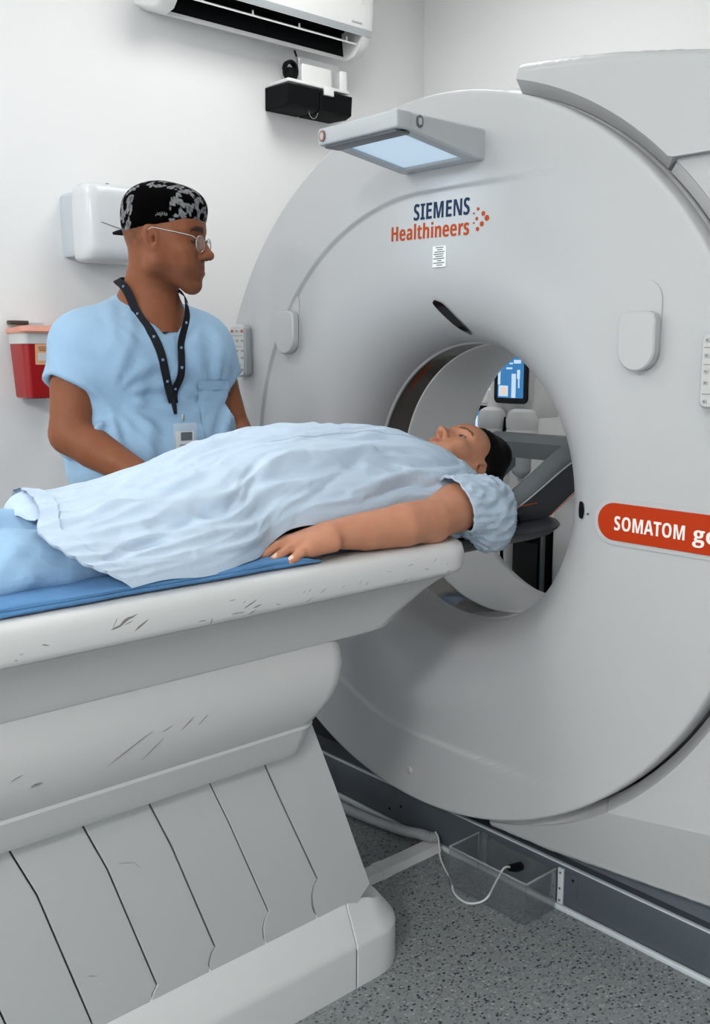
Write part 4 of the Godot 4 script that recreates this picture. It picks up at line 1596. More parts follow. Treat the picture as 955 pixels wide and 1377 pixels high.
func build_lanyard(sp: Array, folds):
	var t := thing("lanyard", "dark printed lanyard with a plastic badge hanging on the man's chest", "lanyard", Vector3(-0.4, 1.2, 0.417))
	var left := [Vector3(-0.605, 1.487, 0.37), Vector3(-0.6, 1.49, 0.43), Vector3(-0.568, 1.488, 0.482), Vector3(-0.51, 1.462, 0.49)]
	var right := [Vector3(-0.605, 1.487, 0.45), Vector3(-0.6, 1.488, 0.39), Vector3(-0.57, 1.48, 0.345), Vector3(-0.5, 1.458, 0.342)]
	for q in [[1.405, 0.478], [1.36, 0.467], [1.315, 0.455], [1.27, 0.443], [1.23, 0.431], [1.195, 0.421]]:
		left.append(Vector3(front_x(sp, q[0], q[1], folds) + 0.004, q[0], q[1]))
	right.append_array([Vector3(-0.45, 1.43, 0.362), Vector3(-0.425, 1.395, 0.378)])
	for q in [[1.34, 0.394], [1.305, 0.4], [1.26, 0.406], [1.22, 0.412], [1.195, 0.417]]:
		right.append(Vector3(front_x(sp, q[0], q[1], folds) + 0.006, q[0], q[1]))
	for l in [left, right]:
		var p := curve(l, 5)
		var n := PackedVector3Array()
		for q in p:
			n.append((q - Vector3(-0.56, q.y - 0.12 * smoothstep(1.42, 1.5, q.y), 0.415)).normalized())
		var st := wpart("strap", ribbon(p, n, 0.02, 0.0018), M.strap_black, t)
		for k in range(8, p.size() - 3, 6):
			wpart("print_mark", moved(rbox(0.003, 0.006, 0.006, 0.001), p[k].x + n[k].x * 0.002, p[k].y, p[k].z + n[k].z * 0.002), M.strap_print, st)
	var e: Vector3 = left[left.size() - 1]
	wpart("clasp", tube(PackedVector3Array([e + Vector3(0.003, 0.008, -0.002), e + Vector3(0.004, -0.012, -0.003), e + Vector3(0.006, -0.028, -0.004)]), [0.006, 0.0055, 0.0035], 10), M.strap_black, t)
	var c := e + Vector3(0.008, -0.036, -0.005)
	c.x = maxf(c.x, front_x(sp, c.y - 0.06, c.z, folds) + 0.006)
	wpart("clip", moved(rbox(0.006, 0.018, 0.008, 0.002), c.x, c.y, c.z), M.steel, t)
	var B := Basis(Vector3(0.05, 0, -1).normalized(), Vector3(0, 1, 0), Vector3(1, 0, 0.05).normalized())
	var bc := c + Vector3(0.004, -0.062, -0.003)
	var sleeve := wpart("badge_sleeve", moved(prism(rrect(0.062, 0.1, 0.004, 3), -0.0015, 0.0015, 0.0004), bc.x, bc.y, bc.z, B), M.clear_plastic, t)
	wpart("badge_card", moved(prism(rrect(0.048, 0.076, 0.002, 2), -0.0006, 0.0006), bc.x - 0.001, bc.y - 0.008, bc.z, B), M.label_paper, sleeve)
	wpart("badge_photo", moved(prism(rrect(0.03, 0.02, 0.001, 1), 0.0, 0.0019), bc.x, bc.y + 0.018, bc.z - 0.003, B), M.grey_dark_plastic, sleeve)
	for k in 4:
		wpart("print_line", moved(prism(rrect(0.034, 0.0016, 0.0004, 1), 0.0, 0.0018), bc.x, bc.y - 0.002 - k * 0.0055, bc.z, B), M.grey_print, sleeve)

func row_at(tab: Array, z: float) -> Array:
	# smooth reading of a table whose rows begin with z
	if z <= tab[0][0]:
		return tab[0]
	for i in tab.size() - 1:
		if z <= tab[i + 1][0]:
			var t: float = (z - tab[i][0]) / (tab[i + 1][0] - tab[i][0])
			var a: Array = tab[maxi(i - 1, 0)]
			var d: Array = tab[mini(i + 2, tab.size() - 1)]
			var o := [z]
			for k in range(1, tab[i].size()):
				o.append(cubic_interpolate(tab[i][k], tab[i + 1][k], a[k], d[k], t))
			return o
	return tab[tab.size() - 1]

# long soft creases of the gown: [z0, s0, z1, s1, depth, width]; s runs 0 at the near edge, 1 at the far edge
const CREASES := [
	[0.08, 0.34, 0.52, 0.36, -0.010, 0.022], [0.05, 0.27, 0.45, 0.25, 0.010, 0.02], [0.30, 0.24, 0.75, 0.30, 0.012, 0.022], [0.36, 0.19, 0.85, 0.22, -0.012, 0.022],
	[0.50, 0.16, 0.92, 0.33, 0.012, 0.02], [0.46, 0.12, 0.74, 0.15, -0.010, 0.02], [0.60, 0.26, 0.98, 0.42, -0.011, 0.022], [0.66, 0.12, 0.9, 0.2, 0.009, 0.018],
	[0.7, 0.36, 1.0, 0.30, 0.008, 0.016], [0.42, 0.42, 0.8, 0.48, 0.008, 0.022], [0.2, 0.42, 0.6, 0.44, -0.007, 0.02], [0.78, 0.2, 0.98, 0.12, -0.009, 0.016],
	[0.1, 0.16, 0.4, 0.1, 0.008, 0.014], [0.15, 0.1, 0.36, 0.07, -0.008, 0.012], [0.02, 0.24, 0.2, 0.17, -0.012, 0.016], [0.62, 0.06, 0.8, 0.09, 0.008, 0.014], [0.55, 0.3, 0.7, 0.2, -0.007, 0.013],
	[0.74, 0.46, 0.95, 0.55, 0.010, 0.022], [0.68, 0.42, 0.9, 0.5, -0.010, 0.02],
]

var creases := []

# the creases above and many small ones
func gather_creases():
	creases = CREASES.duplicate()
	var rng := RandomNumberGenerator.new()
	rng.seed = 77
	for k in 70:
		var z := rng.randf_range(0.02, 0.95)
		var q := rng.randf_range(0.08, 0.55)
		var a := rng.randf_range(-0.5, 0.5) + (0.35 if z > 0.6 else 0.0)
		var l := rng.randf_range(0.06, 0.2)
		creases.append([z, q, z + cos(a) * l, q + sin(a) * l / 0.55, rng.randf_range(0.002, 0.006) * (1.0 if rng.randf() < 0.5 else -1.0), rng.randf_range(0.01, 0.018)])

func crease(z: float, s: float) -> float:
	var o := 0.0
	for c in creases:
		var a := Vector2(c[0], c[1] * 0.55)
		var b := Vector2(c[2], c[3] * 0.55)
		var p := Vector2(z, s * 0.55)
		var ab := b - a
		var t := clampf((p - a).dot(ab) / ab.length_squared(), 0.0, 1.0)
		var d := (p - a - ab * t).length() / (c[5] as float * 0.62)
		if d < 2.2:
			o += c[4] * exp(-d * d) * (0.35 + 0.65 * sin(PI * clampf(t * 0.9 + 0.05, 0.0, 1.0)))
	return o

func build_patient():
	var t := thing("person", "woman with dark hair lying on her back on the table, head in the scanner bore", "person", Vector3(0, 0.926, 0.5))
	var f := Vector3(-0.02, 0.945, 0.326).normalized()
	var s := Vector3(0, 0, -1).cross(f).normalized()
	var u := f.cross(s)
	var sc := 0.93
	var T := Transform3D(Basis(f, u, s), Vector3(0.0, 1.04, -0.131))
	var hp := head_prims(T, sc, true)
	hp.append(cap(T * (Vector3(-2.0, -6.0, 0) * 0.01 * sc), Vector3(0, 0.985, 0.03), 0.05, 0.055, 0.025))
	var skin := lin(190, 138, 110)
	var red := lin(184, 122, 97)
	var lip := lin(168, 102, 90)
	var dark := lin(40, 28, 24)
	var nz := FastNoiseLite.new()
	nz.seed = 14
	nz.frequency = 40.0
	var Ti := T.affine_inverse()
	var tint := func(p: Vector3) -> Color:
		var q := Ti * p * (100.0 / sc)
		var n := nz.get_noise_3d(p.x, p.y, p.z)
		var c := skin.lerp(red, clampf(0.3 + n * 0.5, 0.0, 0.7))
		var a := absf(q.z)
		if absf(q.y + 6.5) < 0.95 and a < 2.1 and q.x > 8.2:
			c = c.lerp(lip, 0.85)
		var by := 2.5 + 0.7 * sin(clampf((a - 1.4) / 4.4, 0.0, 1.0) * PI) - 0.08 * a
		if q.x > 4.6 and a > 1.4 and a < 5.6 and absf(q.y - by) < 0.5 - 0.04 * a:
			c = c.lerp(dark, 0.8)
		# open eyes: dark lash line, white, iris
		if q.x > 6.4 and a > 1.9 and a < 4.7:
			var e := Vector2((a - 3.25) / 1.4, (q.y - 0.15) / 0.5)
			if e.length() < 1.0:
				c = lin(150, 132, 122)
				if Vector2(a - 3.2, q.y - 0.15).length() < 0.58:
					c = lin(36, 24, 18)
			elif e.length() < 1.5 and q.y > -0.25:
				c = c.lerp(dark, 0.85)
		return c
	var into := fresh()
	nets(hp, Vector3(-0.1, 0.91, -0.28), Vector3(0.1, 1.18, 0.07), 0.0038, null, tint, into)
	# trunk, arms, legs
	var bp := []
	bp.append(cap(Vector3(-0.1, 0.985, 0.07), Vector3(0.1, 0.985, 0.07), 0.06, 0.06, 0.03))
	bp.append(cap(Vector3(-0.07, 1.02, 0.2), Vector3(0.07, 1.02, 0.2), 0.085, 0.085, 0.06))
	bp.append(cap(Vector3(-0.08, 1.025, 0.4), Vector3(0.08, 1.025, 0.4), 0.09, 0.09, 0.06))
	bp.append(cap(Vector3(-0.1, 0.995, 0.6), Vector3(0.1, 0.995, 0.6), 0.065, 0.065, 0.06))
	for sgn in [-1.0, 1.0]:
		bp.append(cap(Vector3(0.09 * sgn, 0.985, 0.64), Vector3(0.1 * sgn, 0.975, 1.06), 0.045, 0.03, 0.03))
		bp.append(cap(Vector3(0.1 * sgn, 0.975, 1.06), Vector3(0.1 * sgn, 0.965, 1.4), 0.03, 0.03, 0.03))
		bp.append(cap(Vector3(0.1 * sgn, 0.96, 1.42), Vector3(0.11 * sgn, 1.08, 1.44), 0.034, 0.028, 0.03))
	# far arm
	bp.append(cap(Vector3(-0.17, 0.985, 0.03), Vector3(-0.225, 0.97, 0.27), 0.045, 0.038, 0.03))
	bp.append(cap(Vector3(-0.225, 0.97, 0.27), Vector3(-0.22, 0.96, 0.5), 0.038, 0.025, 0.03))
	hand_prims(bp, Vector3(-0.22, 0.96, 0.5), Vector3(0, -0.1, 1).normalized(), Vector3(0, -1, 0), 1.0)
	var arm_tint := func(p: Vector3) -> Color:
		return skin.lerp(red, clampf(0.3 + nz.get_noise_3d(p.x * 0.6, p.y * 0.6, p.z * 0.6) * 0.5, 0.0, 0.7))
	nets(bp, Vector3(-0.31, 0.89, -0.06), Vector3(0.2, 1.14, 1.5), 0.0115, null, arm_tint, into)
	# near arm
	var ap := []
	ap.append(cap(Vector3(0.17, 0.97, -0.0), Vector3(0.222, 0.982, 0.12), 0.044, 0.053, 0.004))
	ap.append(cap(Vector3(0.222, 0.982, 0.12), Vector3(0.252, 0.971, 0.225), 0.053, 0.043, 0.003))
	ap.append(cap(Vector3(0.252, 0.973, 0.225), Vector3(0.255, 0.97, 0.31), 0.043, 0.0445, 0.003))
	ap.append(cap(Vector3(0.255, 0.97, 0.31), Vector3(0.243, 0.966, 0.4), 0.0445, 0.0375, 0.003))
	ap.append(cap(Vector3(0.243, 0.966, 0.4), Vector3(0.236, 0.968, 0.478), 0.0375, 0.0275, 0.003))
	ap.append(cap(Vector3(0.232, 0.967, 0.4), Vector3(0.228, 0.969, 0.478), 0.034, 0.024, 0.008))
	ap.append(ell(Vector3(0.262, 0.945, 0.228), Vector3(0.02, 0.02, 0.03), Basis(), 0.02))
	# hand lying palm down, fingers towards the feet
	var w := Vector3(0.233, 0.969, 0.48)
	var knx := [0.204, 0.224, 0.2425, 0.2585]
	var knz := [0.567, 0.572, 0.567, 0.556]
	var kny := [0.962, 0.965, 0.961, 0.954]
	var L := [0.066, 0.074, 0.068, 0.054]
	for k in 4:
		var kn := Vector3(knx[k], kny[k], knz[k])
		var st := Vector3(lerpf(knx[k], w.x, 0.55), 0.97, 0.495)
		ap.append(cap(st, kn, 0.0185, 0.0118, 0.012))
		var spread := (k - 1.2) * 0.09
		var d1 := Vector3(spread, -0.16, 1.0).normalized()
		var d2 := Vector3(spread, -0.42, 1.0).normalized()
		var d3 := Vector3(spread, -0.3, 1.0).normalized()
		var m1: Vector3 = kn + d1 * L[k] * 0.42
		var m2: Vector3 = m1 + d2 * L[k] * 0.34
		var m3: Vector3 = m2 + d3 * L[k] * 0.22
		ap.append(cap(kn, m1, 0.0108, 0.0096, 0.005))
		ap.append(cap(m1, m2, 0.0096, 0.0085, 0.003))
		ap.append(cap(m2, m3, 0.0085, 0.0072, 0.003))
	ap.append(cap(Vector3(0.262, 0.957, 0.5), Vector3(0.258, 0.952, 0.55), 0.016, 0.014, 0.012))
	ap.append(cap(Vector3(0.21, 0.958, 0.505), Vector3(0.19, 0.95, 0.545), 0.015, 0.012, 0.012))
	ap.append(cap(Vector3(0.19, 0.95, 0.545), Vector3(0.188, 0.945, 0.58), 0.0115, 0.009, 0.004))
	var nail := lin(232, 196, 176)
	var tips := []
	for k in 4:
		tips.append(Vector3(knx[k] + (k - 1.2) * 0.09 * L[k] * 0.95, 0, knz[k] + L[k] * 0.93))
	var hand_tint := func(p: Vector3) -> Color:
		var c := skin.lerp(red, clampf(0.35 + nz.get_noise_3d(p.x * 0.6, p.y * 0.6, p.z * 0.6) * 0.5, 0.0, 0.8))
		if p.z > 0.6:
			for q in tips:
				if Vector2(p.x - q.x, p.z - q.z).length() < 0.0055 and p.y > 0.931:
					c = nail
		return c
	nets(ap, Vector3(0.1, 0.88, -0.07), Vector3(0.32, 1.06, 0.68), 0.0042, null, hand_tint, into)
	wpart("body", joined(into), M.skin_light, t, "bare face and arm")
	# hair
	var c := 0.01 * sc
	var H := []
	for e in [[-3.2, 4.6, 0, 8.8, 9.2, 8.7, 0], [-5.0, 1.0, 0, 6.6, 9.0, 8.5, 0], [-1.0, 8.6, 0, 7.8, 5.8, 7.4, 0], [-2.5, 12.5, 1.5, 5.0, 4.6, 5.2, 0]]:
		H.append({"t": 1, "a": T * (Vector3(e[0], e[1], e[2]) * c), "r": Vector3(e[3], e[4], e[5]) * c, "B": T.basis, "k": 0.02, "op": 1})
	# hairline: the face stays free
	H.append({"t": 1, "a": T * (Vector3(9.4, -2.6, 0) * c), "r": Vector3(8.7, 10.7, 10.5) * c, "B": T.basis, "k": 0.008, "op": -1})
	H.append({"t": 1, "a": T * (Vector3(0.0, -1.2, 8.6) * c), "r": Vector3(2.7, 3.2, 2.6) * c, "B": T.basis, "k": 0.008, "op": -1})
	H.append({"t": 1, "a": T * (Vector3(0.0, -1.2, -8.6) * c), "r": Vector3(2.7, 3.2, 2.6) * c, "B": T.basis, "k": 0.008, "op": -1})
	var sz := FastNoiseLite.new()
	sz.seed = 2
	sz.frequency = 1.0
	var strands := func(p: Vector3) -> float:
		var q := Ti * p
		return sz.get_noise_3d(q.x * 90.0, q.y * 14.0, q.z * 90.0) * 0.0022
	wpart("hair", nets(H, Vector3(-0.12, 0.915, -0.34), Vector3(0.12, 1.16, 0.0), 0.005, strands), M.hair, t, "black hair pulled back")
	# gown
	# z, near half width, near edge height, far half width, far edge height, top height, squareness
	var tab := [
		[-0.1, 0.13, 1.005, 0.14, 1.0, 1.045, 2.0],
		[-0.03, 0.165, 0.99, 0.165, 1.0, 1.085, 2.0],
		[0.04, 0.2, 0.965, 0.18, 0.99, 1.116, 2.1],
		[0.12, 0.205, 0.965, 0.2, 0.97, 1.142, 2.2],
		[0.22, 0.196, 0.985, 0.22, 0.95, 1.154, 2.2],
		[0.32, 0.204, 0.98, 0.23, 0.945, 1.16, 2.2],
		[0.42, 0.21, 0.978, 0.24, 0.94, 1.159, 2.2],
		[0.50, 0.208, 0.988, 0.25, 0.935, 1.153, 2.1],
		[0.56, 0.206, 0.985, 0.255, 0.93, 1.143, 2.0],
		[0.61, 0.214, 0.966, 0.26, 0.93, 1.132, 1.9],
		[0.66, 0.242, 0.95, 0.265, 0.93, 1.119, 1.85],
		[0.72, 0.264, 0.945, 0.268, 0.93, 1.103, 1.85],
		[0.8, 0.272, 0.944, 0.27, 0.93, 1.083, 1.9],
		[0.95, 0.272, 0.946, 0.27, 0.93, 1.06, 2.0],
		[1.15, 0.262, 0.95, 0.27, 0.935, 1.04, 2.2],
	]
	var gn := FastNoiseLite.new()
	gn.seed = 31
	gn.frequency = 1.0
	gn.fractal_type = FastNoiseLite.FRACTAL_NONE
	gather_creases()
	var nv := 260
	var ns := 200
	var rows := []
	for i in nv + 1:
		var row := PackedVector3Array()
		for j in ns + 1:
			var q := float(j) / ns
			var mid := sin(PI * q)
			var z0 := lerpf(-0.05, 0.012, smoothstep(0.25, 0.5, q) * smoothstep(0.8, 0.5, q))
			z0 = lerpf(0.03, z0, smoothstep(0.0, 0.2, q))
			var z1: float = row_at([[0.0, 0.93], [0.12, 1.0], [0.28, 1.035], [0.42, 0.985], [0.55, 0.945], [0.7, 0.935], [1.0, 0.9]], q)[1]
			var z := lerpf(z0, z1, float(i) / nv)
			var r := row_at(tab, z)
			# angle over the body: 0 near edge, PI far edge
			var a := PI * q
			var ca := cos(a)
			var sa := sin(a)
			var e: float = 2.0 / float(r[6])
			var x := signf(ca) * pow(absf(ca), e) * float(r[1] if ca > 0.0 else r[3])
			var yb: float = lerpf(r[2], r[4], smoothstep(0.3, 0.7, q))
			var y := yb + (float(r[5]) - yb) * pow(sa, e)
			var amp := smoothstep(0.0, 0.08, q) * smoothstep(1.0, 0.9, q)
			var n1 := gn.get_noise_2d(z * 2.6 + q * 3.0, q * 11.0)
			var n2 := gn.get_noise_2d(z * 6.0 - q * 8.0 + 7.0, q * 13.0 + z * 4.0)
			var n3 := gn.get_noise_2d(z * 22.0 + q * 25.0 + 3.0, q * 30.0 - z * 12.0)
			var legs := smoothstep(0.6, 0.9, z)
			var dd := (0.4 - absf(n1)) * 0.008 + (0.35 - absf(n2)) * (0.002 + 0.002 * legs)
			dd += crease(z, q) * 1.0
			# valley between the thighs and a raised fold over the far leg at the hem
			dd -= 0.022 * legs * exp(-pow((q - 0.52) / 0.09, 2.0))
			dd += 0.03 * smoothstep(0.86, 1.0, z) * exp(-pow((q - 0.66) / 0.08, 2.0))
			dd *= amp
			# flutter of the near edge and of the hem
			if q < 0.1:
				y += 0.003 * sin(z * 38.0) * (1.0 - q * 10.0) * smoothstep(0.6, 0.7, z)
			var nrm := Vector3(ca, 0.35 + sa, 0).normalized()
			row.append(Vector3(x, y, z) + nrm * dd)
		rows.append(row)
	var gown := wpart("gown", loft(thick(rows, 0.0016), false, false), M.gown, t, "pale blue gown")
	var fold := []
	for i in 25:
		var x := lerpf(-0.235, -0.015, i / 24.0)
		var h := 0.034 * sin(PI * clampf(0.06 + 0.9 * i / 24.0, 0.0, 1.0))
		var row := PackedVector3Array()
		for j in 21:
			var a := PI * j / 20.0
			row.append(Vector3(x, 1.018 - 0.5 * maxf(0.0, -x - 0.14) + h * (sin(a) * 1.15 + 0.12 * sin(i * 0.8 + j * 0.3)), 0.915 + (x + 0.1) * 0.12 - cos(a) * (0.03 + h * 0.7)))
		fold.append(row)
	wpart("turned_fold", loft(thick(fold, 0.0016), false, false), M.gown, gown)
	# stitched hem band
	var hem := []
	for k in 4:
		var row := PackedVector3Array()
		for j in ns + 1:
			row.append(rows[nv - k * 3][j] + Vector3(0, 0.0024, 0.0))
		hem.append(row)
	wpart("hem", loft(hem, false, false), M.gown, gown)
	var seam := PackedVector3Array()
	for i in range(6, 136, 2):
		seam.append(rows[i][int(lerpf(75, 77, i / 136.0))] + Vector3(0, 0.0006, 0))
	wpart("seam", tube(seam, 0.0009, 6), M.gown, gown)
	# sleeve
	var sl := []
	var key := [[0.112, 0.145, 0.947, 0.018, 0.03, 0.0], [0.105, 0.155, 0.945, 0.04, 0.056, 0.0], [0.085, 0.17, 0.944, 0.056, 0.074, 0.0], [0.055, 0.184, 0.946, 0.066, 0.084, 0.0], [0.02, 0.196, 0.95, 0.072, 0.088, 0.0], [-0.02, 0.205, 0.958, 0.074, 0.086, 0.1], [-0.06, 0.215, 0.97, 0.07, 0.078, 0.2], [-0.1, 0.222, 0.982, 0.068, 0.072, 0.3], [-0.128, 0.226, 0.986, 0.066, 0.068, 0.35]]
	key.reverse()
	for i in 46:
		var g := row_at(key, lerpf(-0.128, 0.112, i / 45.0))
		var z0: float = -g[0]
		var open := smoothstep(0.1, 0.128, z0)
		var row := PackedVector3Array()
		for j in 96:
			var a := TAU * j / 96
			var n := gn.get_noise_2d(cos(a) * 2.2 + 9.0 + z0 * 7.0, sin(a) * 2.2 + z0 * 9.0)
			var n2 := gn.get_noise_2d(a * 3.0 + z0 * 20.0, z0 * 9.0 + 3.0)
			var rr: float = 1.0 + (0.13 * (0.35 - absf(n) * 1.4) + 0.09 * (0.3 - absf(n2))) * (1.0 - 0.6 * open)
			var p := Vector3(g[1] + cos(a) * g[3] * rr, g[2] + sin(a) * g[4] * rr, z0 + g[5] * cos(a) * g[3] * 0.5 + sin(a) * 0.02 * smoothstep(0.0, 0.1, z0))
			if p.z > 0.1 and p.y < 0.932:
				p.y = 0.932
			row.append(p)
		sl.append(row)
	# turned-in hem
	var lip_row := PackedVector3Array()
	for p in sl[0]:
		lip_row.append(p + (Vector3(0.226, 0.986, p.z) - p).normalized() * 0.005 - Vector3(0, 0, 0.004))
	sl.push_front(lip_row)
	wpart("sleeve", loft(sl, true, false), M.gown, gown)
	# trousers
	var tz := func(p: Vector3) -> float:
		var a := gn.get_noise_3d(p.x * 9.0, p.y * 9.0, p.z * 5.0 + p.x * 4.0)
		var b := gn.get_noise_3d(p.x * 20.0 + 4.0, p.y * 20.0 + p.z * 9.0, p.z * 13.0)
		return (absf(a) - 0.3) * 0.016 + b * 0.004
	var tp := []
	for sgn in [-1.0, 1.0]:
		tp.append(cap(Vector3(0.105 * sgn, 0.99, 0.86), Vector3(0.12 * sgn, 0.98, 1.05), 0.045, 0.05, 0.03))
		tp.append(cap(Vector3(0.12 * sgn, 0.98, 1.05), Vector3(0.12 * sgn, 0.975, 1.38), 0.05, 0.05, 0.03))
		tp.append(cap(Vector3(0.16 * sgn, 0.96, 0.9), Vector3(0.19 * sgn, 0.957, 1.36), 0.02, 0.03, 0.04))
	tp.append(cap(Vector3(-0.05, 0.965, 0.9), Vector3(-0.05, 0.96, 1.3), 0.03, 0.02, 0.05))
	tp.append(cap(Vector3(0.05, 0.965, 0.9), Vector3(0.05, 0.96, 1.3), 0.03, 0.02, 0.05))
	wpart("trousers", nets(tp, Vector3(-0.25, 0.9, 0.6), Vector3(0.27, 1.12, 1.46), 0.009, tz), M.trousers, t, "blue hospital trousers")
	# sheet under the patient
	var sh := []
	for i in 90:
		var z := lerpf(0.535, 1.95, i / 89.0)
		var taper := smoothstep(0.53, 0.6, z)
		var th := lerpf(0.003, 0.016, taper)
		var row := PackedVector3Array()
		var pts := [[0.15, 0.9275], [0.255, 0.9275], [0.2675, 0.9285], [0.2705, 0.9285 + th * 0.25], [0.269, 0.9285 + th * 0.5], [0.2665, 0.9285 + th * 0.52], [0.269, 0.9285 + th * 0.56], [0.2695, 0.9285 + th * 0.85], [0.266, 0.9285 + th], [0.25, 0.9285 + th * 1.02], [0.15, 0.9285 + th]]
		for p in pts:
			var wv := gn.get_noise_2d(z * 8.0, p[1] * 30.0) * 0.003 * (1.0 if p[0] > 0.2 else 0.0)
			row.append(Vector3(p[0] + wv, p[1] + absf(wv) * 0.4, z))
		sh.append(row)
	solo("bed_sheet", loft(sh, true, true, 60.0), M.sheet, "folded mid-blue sheet along the near edge of the table under the gown", "sheet")

# gives a sheet of points a second, lower layer, joined round the first and last points of each row
func thick(rows: Array, th: float) -> Array:
	var o := []
	for r in rows:
		var row := PackedVector3Array(r)
		for j in range(r.size() - 1, -1, -1):
			row.append(r[j] - Vector3(0, th, 0))
		o.append(row)
	return o

# ---------- things on the walls ----------
func build_wall_things():
	build_air_conditioner()
	build_wall_unit()
	build_dispenser()
	build_sharps()

# an outline drawn as (distance from the left wall, height) pushed along z
func along_wall(poly: PackedVector2Array, z0: float, z1: float, bevel := 0.0, angle := 35.0) -> ArrayMesh:
	return turned(prism(poly, z0, z1, bevel, angle), Basis(), Vector3(WX, 0, 0))

func build_air_conditioner():
	var t := thing("air_conditioner", "white wall-mounted air conditioner with an open black outlet, above the man", "air conditioner", Vector3(WX, 2.41, -0.5))
	var full := PackedVector2Array([Vector2(0, 2.43), Vector2(0.06, 2.408), Vector2(0.11, 2.395), Vector2(0.155, 2.402), Vector2(0.185, 2.43), Vector2(0.205, 2.475), Vector2(0.214, 2.55), Vector2(0.214, 2.66), Vector2(0.2, 2.7), Vector2(0.17, 2.715), Vector2(0, 2.715)])
	var notch := PackedVector2Array([Vector2(0, 2.43), Vector2(0.06, 2.408), Vector2(0.095, 2.398), Vector2(0.092, 2.425), Vector2(0.075, 2.5), Vector2(0.16, 2.52), Vector2(0.2, 2.462), Vector2(0.206, 2.478), Vector2(0.214, 2.55), Vector2(0.214, 2.66), Vector2(0.2, 2.7), Vector2(0.17, 2.715), Vector2(0, 2.715)])
	wpart("housing", along_wall(notch, -0.89, -0.12), M.device_white, t)
	# rounded end caps
	for e in [[-0.89, -1.0], [-0.12, 1.0]]:
		var rows := []
		for k in 7:
			var ph := PI / 2 * k / 6
			var row := PackedVector3Array()
			for q in full:
				var c := Vector2(0.09, 2.55)
				var m: float = lerpf(1.0, 0.86, 1.0 - cos(ph))
				var p := c + (q - c) * m
				p.x = maxf(p.x, 0.0) if q.x > 0.0 else 0.0
				row.append(Vector3(WX + p.x, p.y, float(e[0]) + float(e[1]) * 0.055 * sin(ph)))
			rows.append(row)
		wpart("end_cap", loft(rows, true, true, 40.0), M.device_white, t)
	wpart("outlet_liner", along_wall(PackedVector2Array([Vector2(0.094, 2.412), Vector2(0.078, 2.498), Vector2(0.156, 2.517), Vector2(0.19, 2.47), Vector2(0.15, 2.51), Vector2(0.084, 2.494)]), -0.889, -0.121), M.black, t, "black inside of the outlet")
	var vane := wpart("vane", along_wall(PackedVector2Array([Vector2(0.172, 2.436), Vector2(0.174, 2.441), Vector2(0.117, 2.466), Vector2(0.115, 2.461)]), -0.885, -0.125), M.device_white, t)
	for z in [-0.22, -0.42, -0.62, -0.84]:
		wpart("vane_peg", moved(rbox(0.006, 0.018, 0.006, 0.002), WX + 0.168, 2.449, z), M.device_white, vane)
	wpart("panel_line", along_wall(PackedVector2Array([Vector2(0.2, 2.4645), Vector2(0.2075, 2.482), Vector2(0.209, 2.484), Vector2(0.2015, 2.4635)]), -0.93, -0.08), M.grey_plastic, t)
	var face := Basis(Vector3(0, 0, -1), Vector3(0, 1, 0), Vector3(1, 0, 0))
	wpart("emblem", moved(lettering("LG", 0.026, 0.014, 700), WX + 0.2125, 2.525, -0.52, face), M.grey_plastic, t)
	wpart("print_line", moved(rbox(0.0012, 0.006, 0.05, 0.0004), WX + 0.2095, 2.5, -0.855), M.grey_plastic, t)
	wpart("display", moved(rbox(0.002, 0.02, 0.012, 0.001), WX + 0.2142, 2.575, -0.88), M.label_paper, t)

func build_wall_unit():
	var t := thing("pump_box", "black box with white parts and a coiled cable on the wall under the air conditioner", "wall device", Vector3(WX, 2.19, -0.74))
	var outl := PackedVector2Array([Vector2(0, 2.19), Vector2(0.1, 2.185), Vector2(0.13, 2.195), Vector2(0.135, 2.262), Vector2(0, 2.27)])
	wpart("black_case", along_wall(outl, -0.9, -0.745, 0.004), M.black, t)
	wpart("black_case", along_wall(outl, -0.741, -0.59, 0.004), M.black, t)
	wpart("white_tray", moved(rbox(0.125, 0.012, 0.29, 0.003), WX + 0.065, 2.278, -0.745), M.device_white, t)
	wpart("catch", moved(rbox(0.012, 0.03, 0.045, 0.003), WX + 0.136, 2.262, -0.78), M.device_white, t)
	wpart("white_box", moved(rbox(0.09, 0.065, 0.14, 0.006), WX + 0.07, 2.316, -0.745), M.device_white, t)
	wpart("white_box", moved(rbox(0.05, 0.075, 0.035, 0.008), WX + 0.09, 2.318, -0.875), M.device_white, t)
	wpart("clear_cup", moved(rbox(0.1, 0.085, 0.2, 0.01), WX + 0.06, 2.33, -0.76), M.clear_plastic, t)
	var coil := []
	for k in 60:
		var a := TAU * k / 20.0
		coil.append(Vector3(WX + 0.09 + 0.006 * (k / 20), 2.318 + 0.03 * sin(a), -0.635 + 0.026 * cos(a)))
	wpart("cable", tube(PackedVector3Array(coil), 0.006, 7), M.black, t)
	wpart("plug", moved(rbox(0.03, 0.05, 0.035, 0.008), WX + 0.09, 2.305, -0.64), M.black, t)
	wpart("cable", tube(PackedVector3Array([Vector3(WX + 0.09, 2.33, -0.67), Vector3(WX + 0.085, 2.37, -0.675), Vector3(WX + 0.07, 2.398, -0.675)]), 0.004, 7), M.black, t)
	var loop := PackedVector3Array()
	for k in 9:
		var a := PI + PI * k / 8
		loop.append(Vector3(WX + 0.12, 2.186 + 0.024 * sin(a), -0.72 + 0.02 * cos(a)))
	wpart("tie", tube(loop, 0.0012, 5), M.clear_plastic, t)

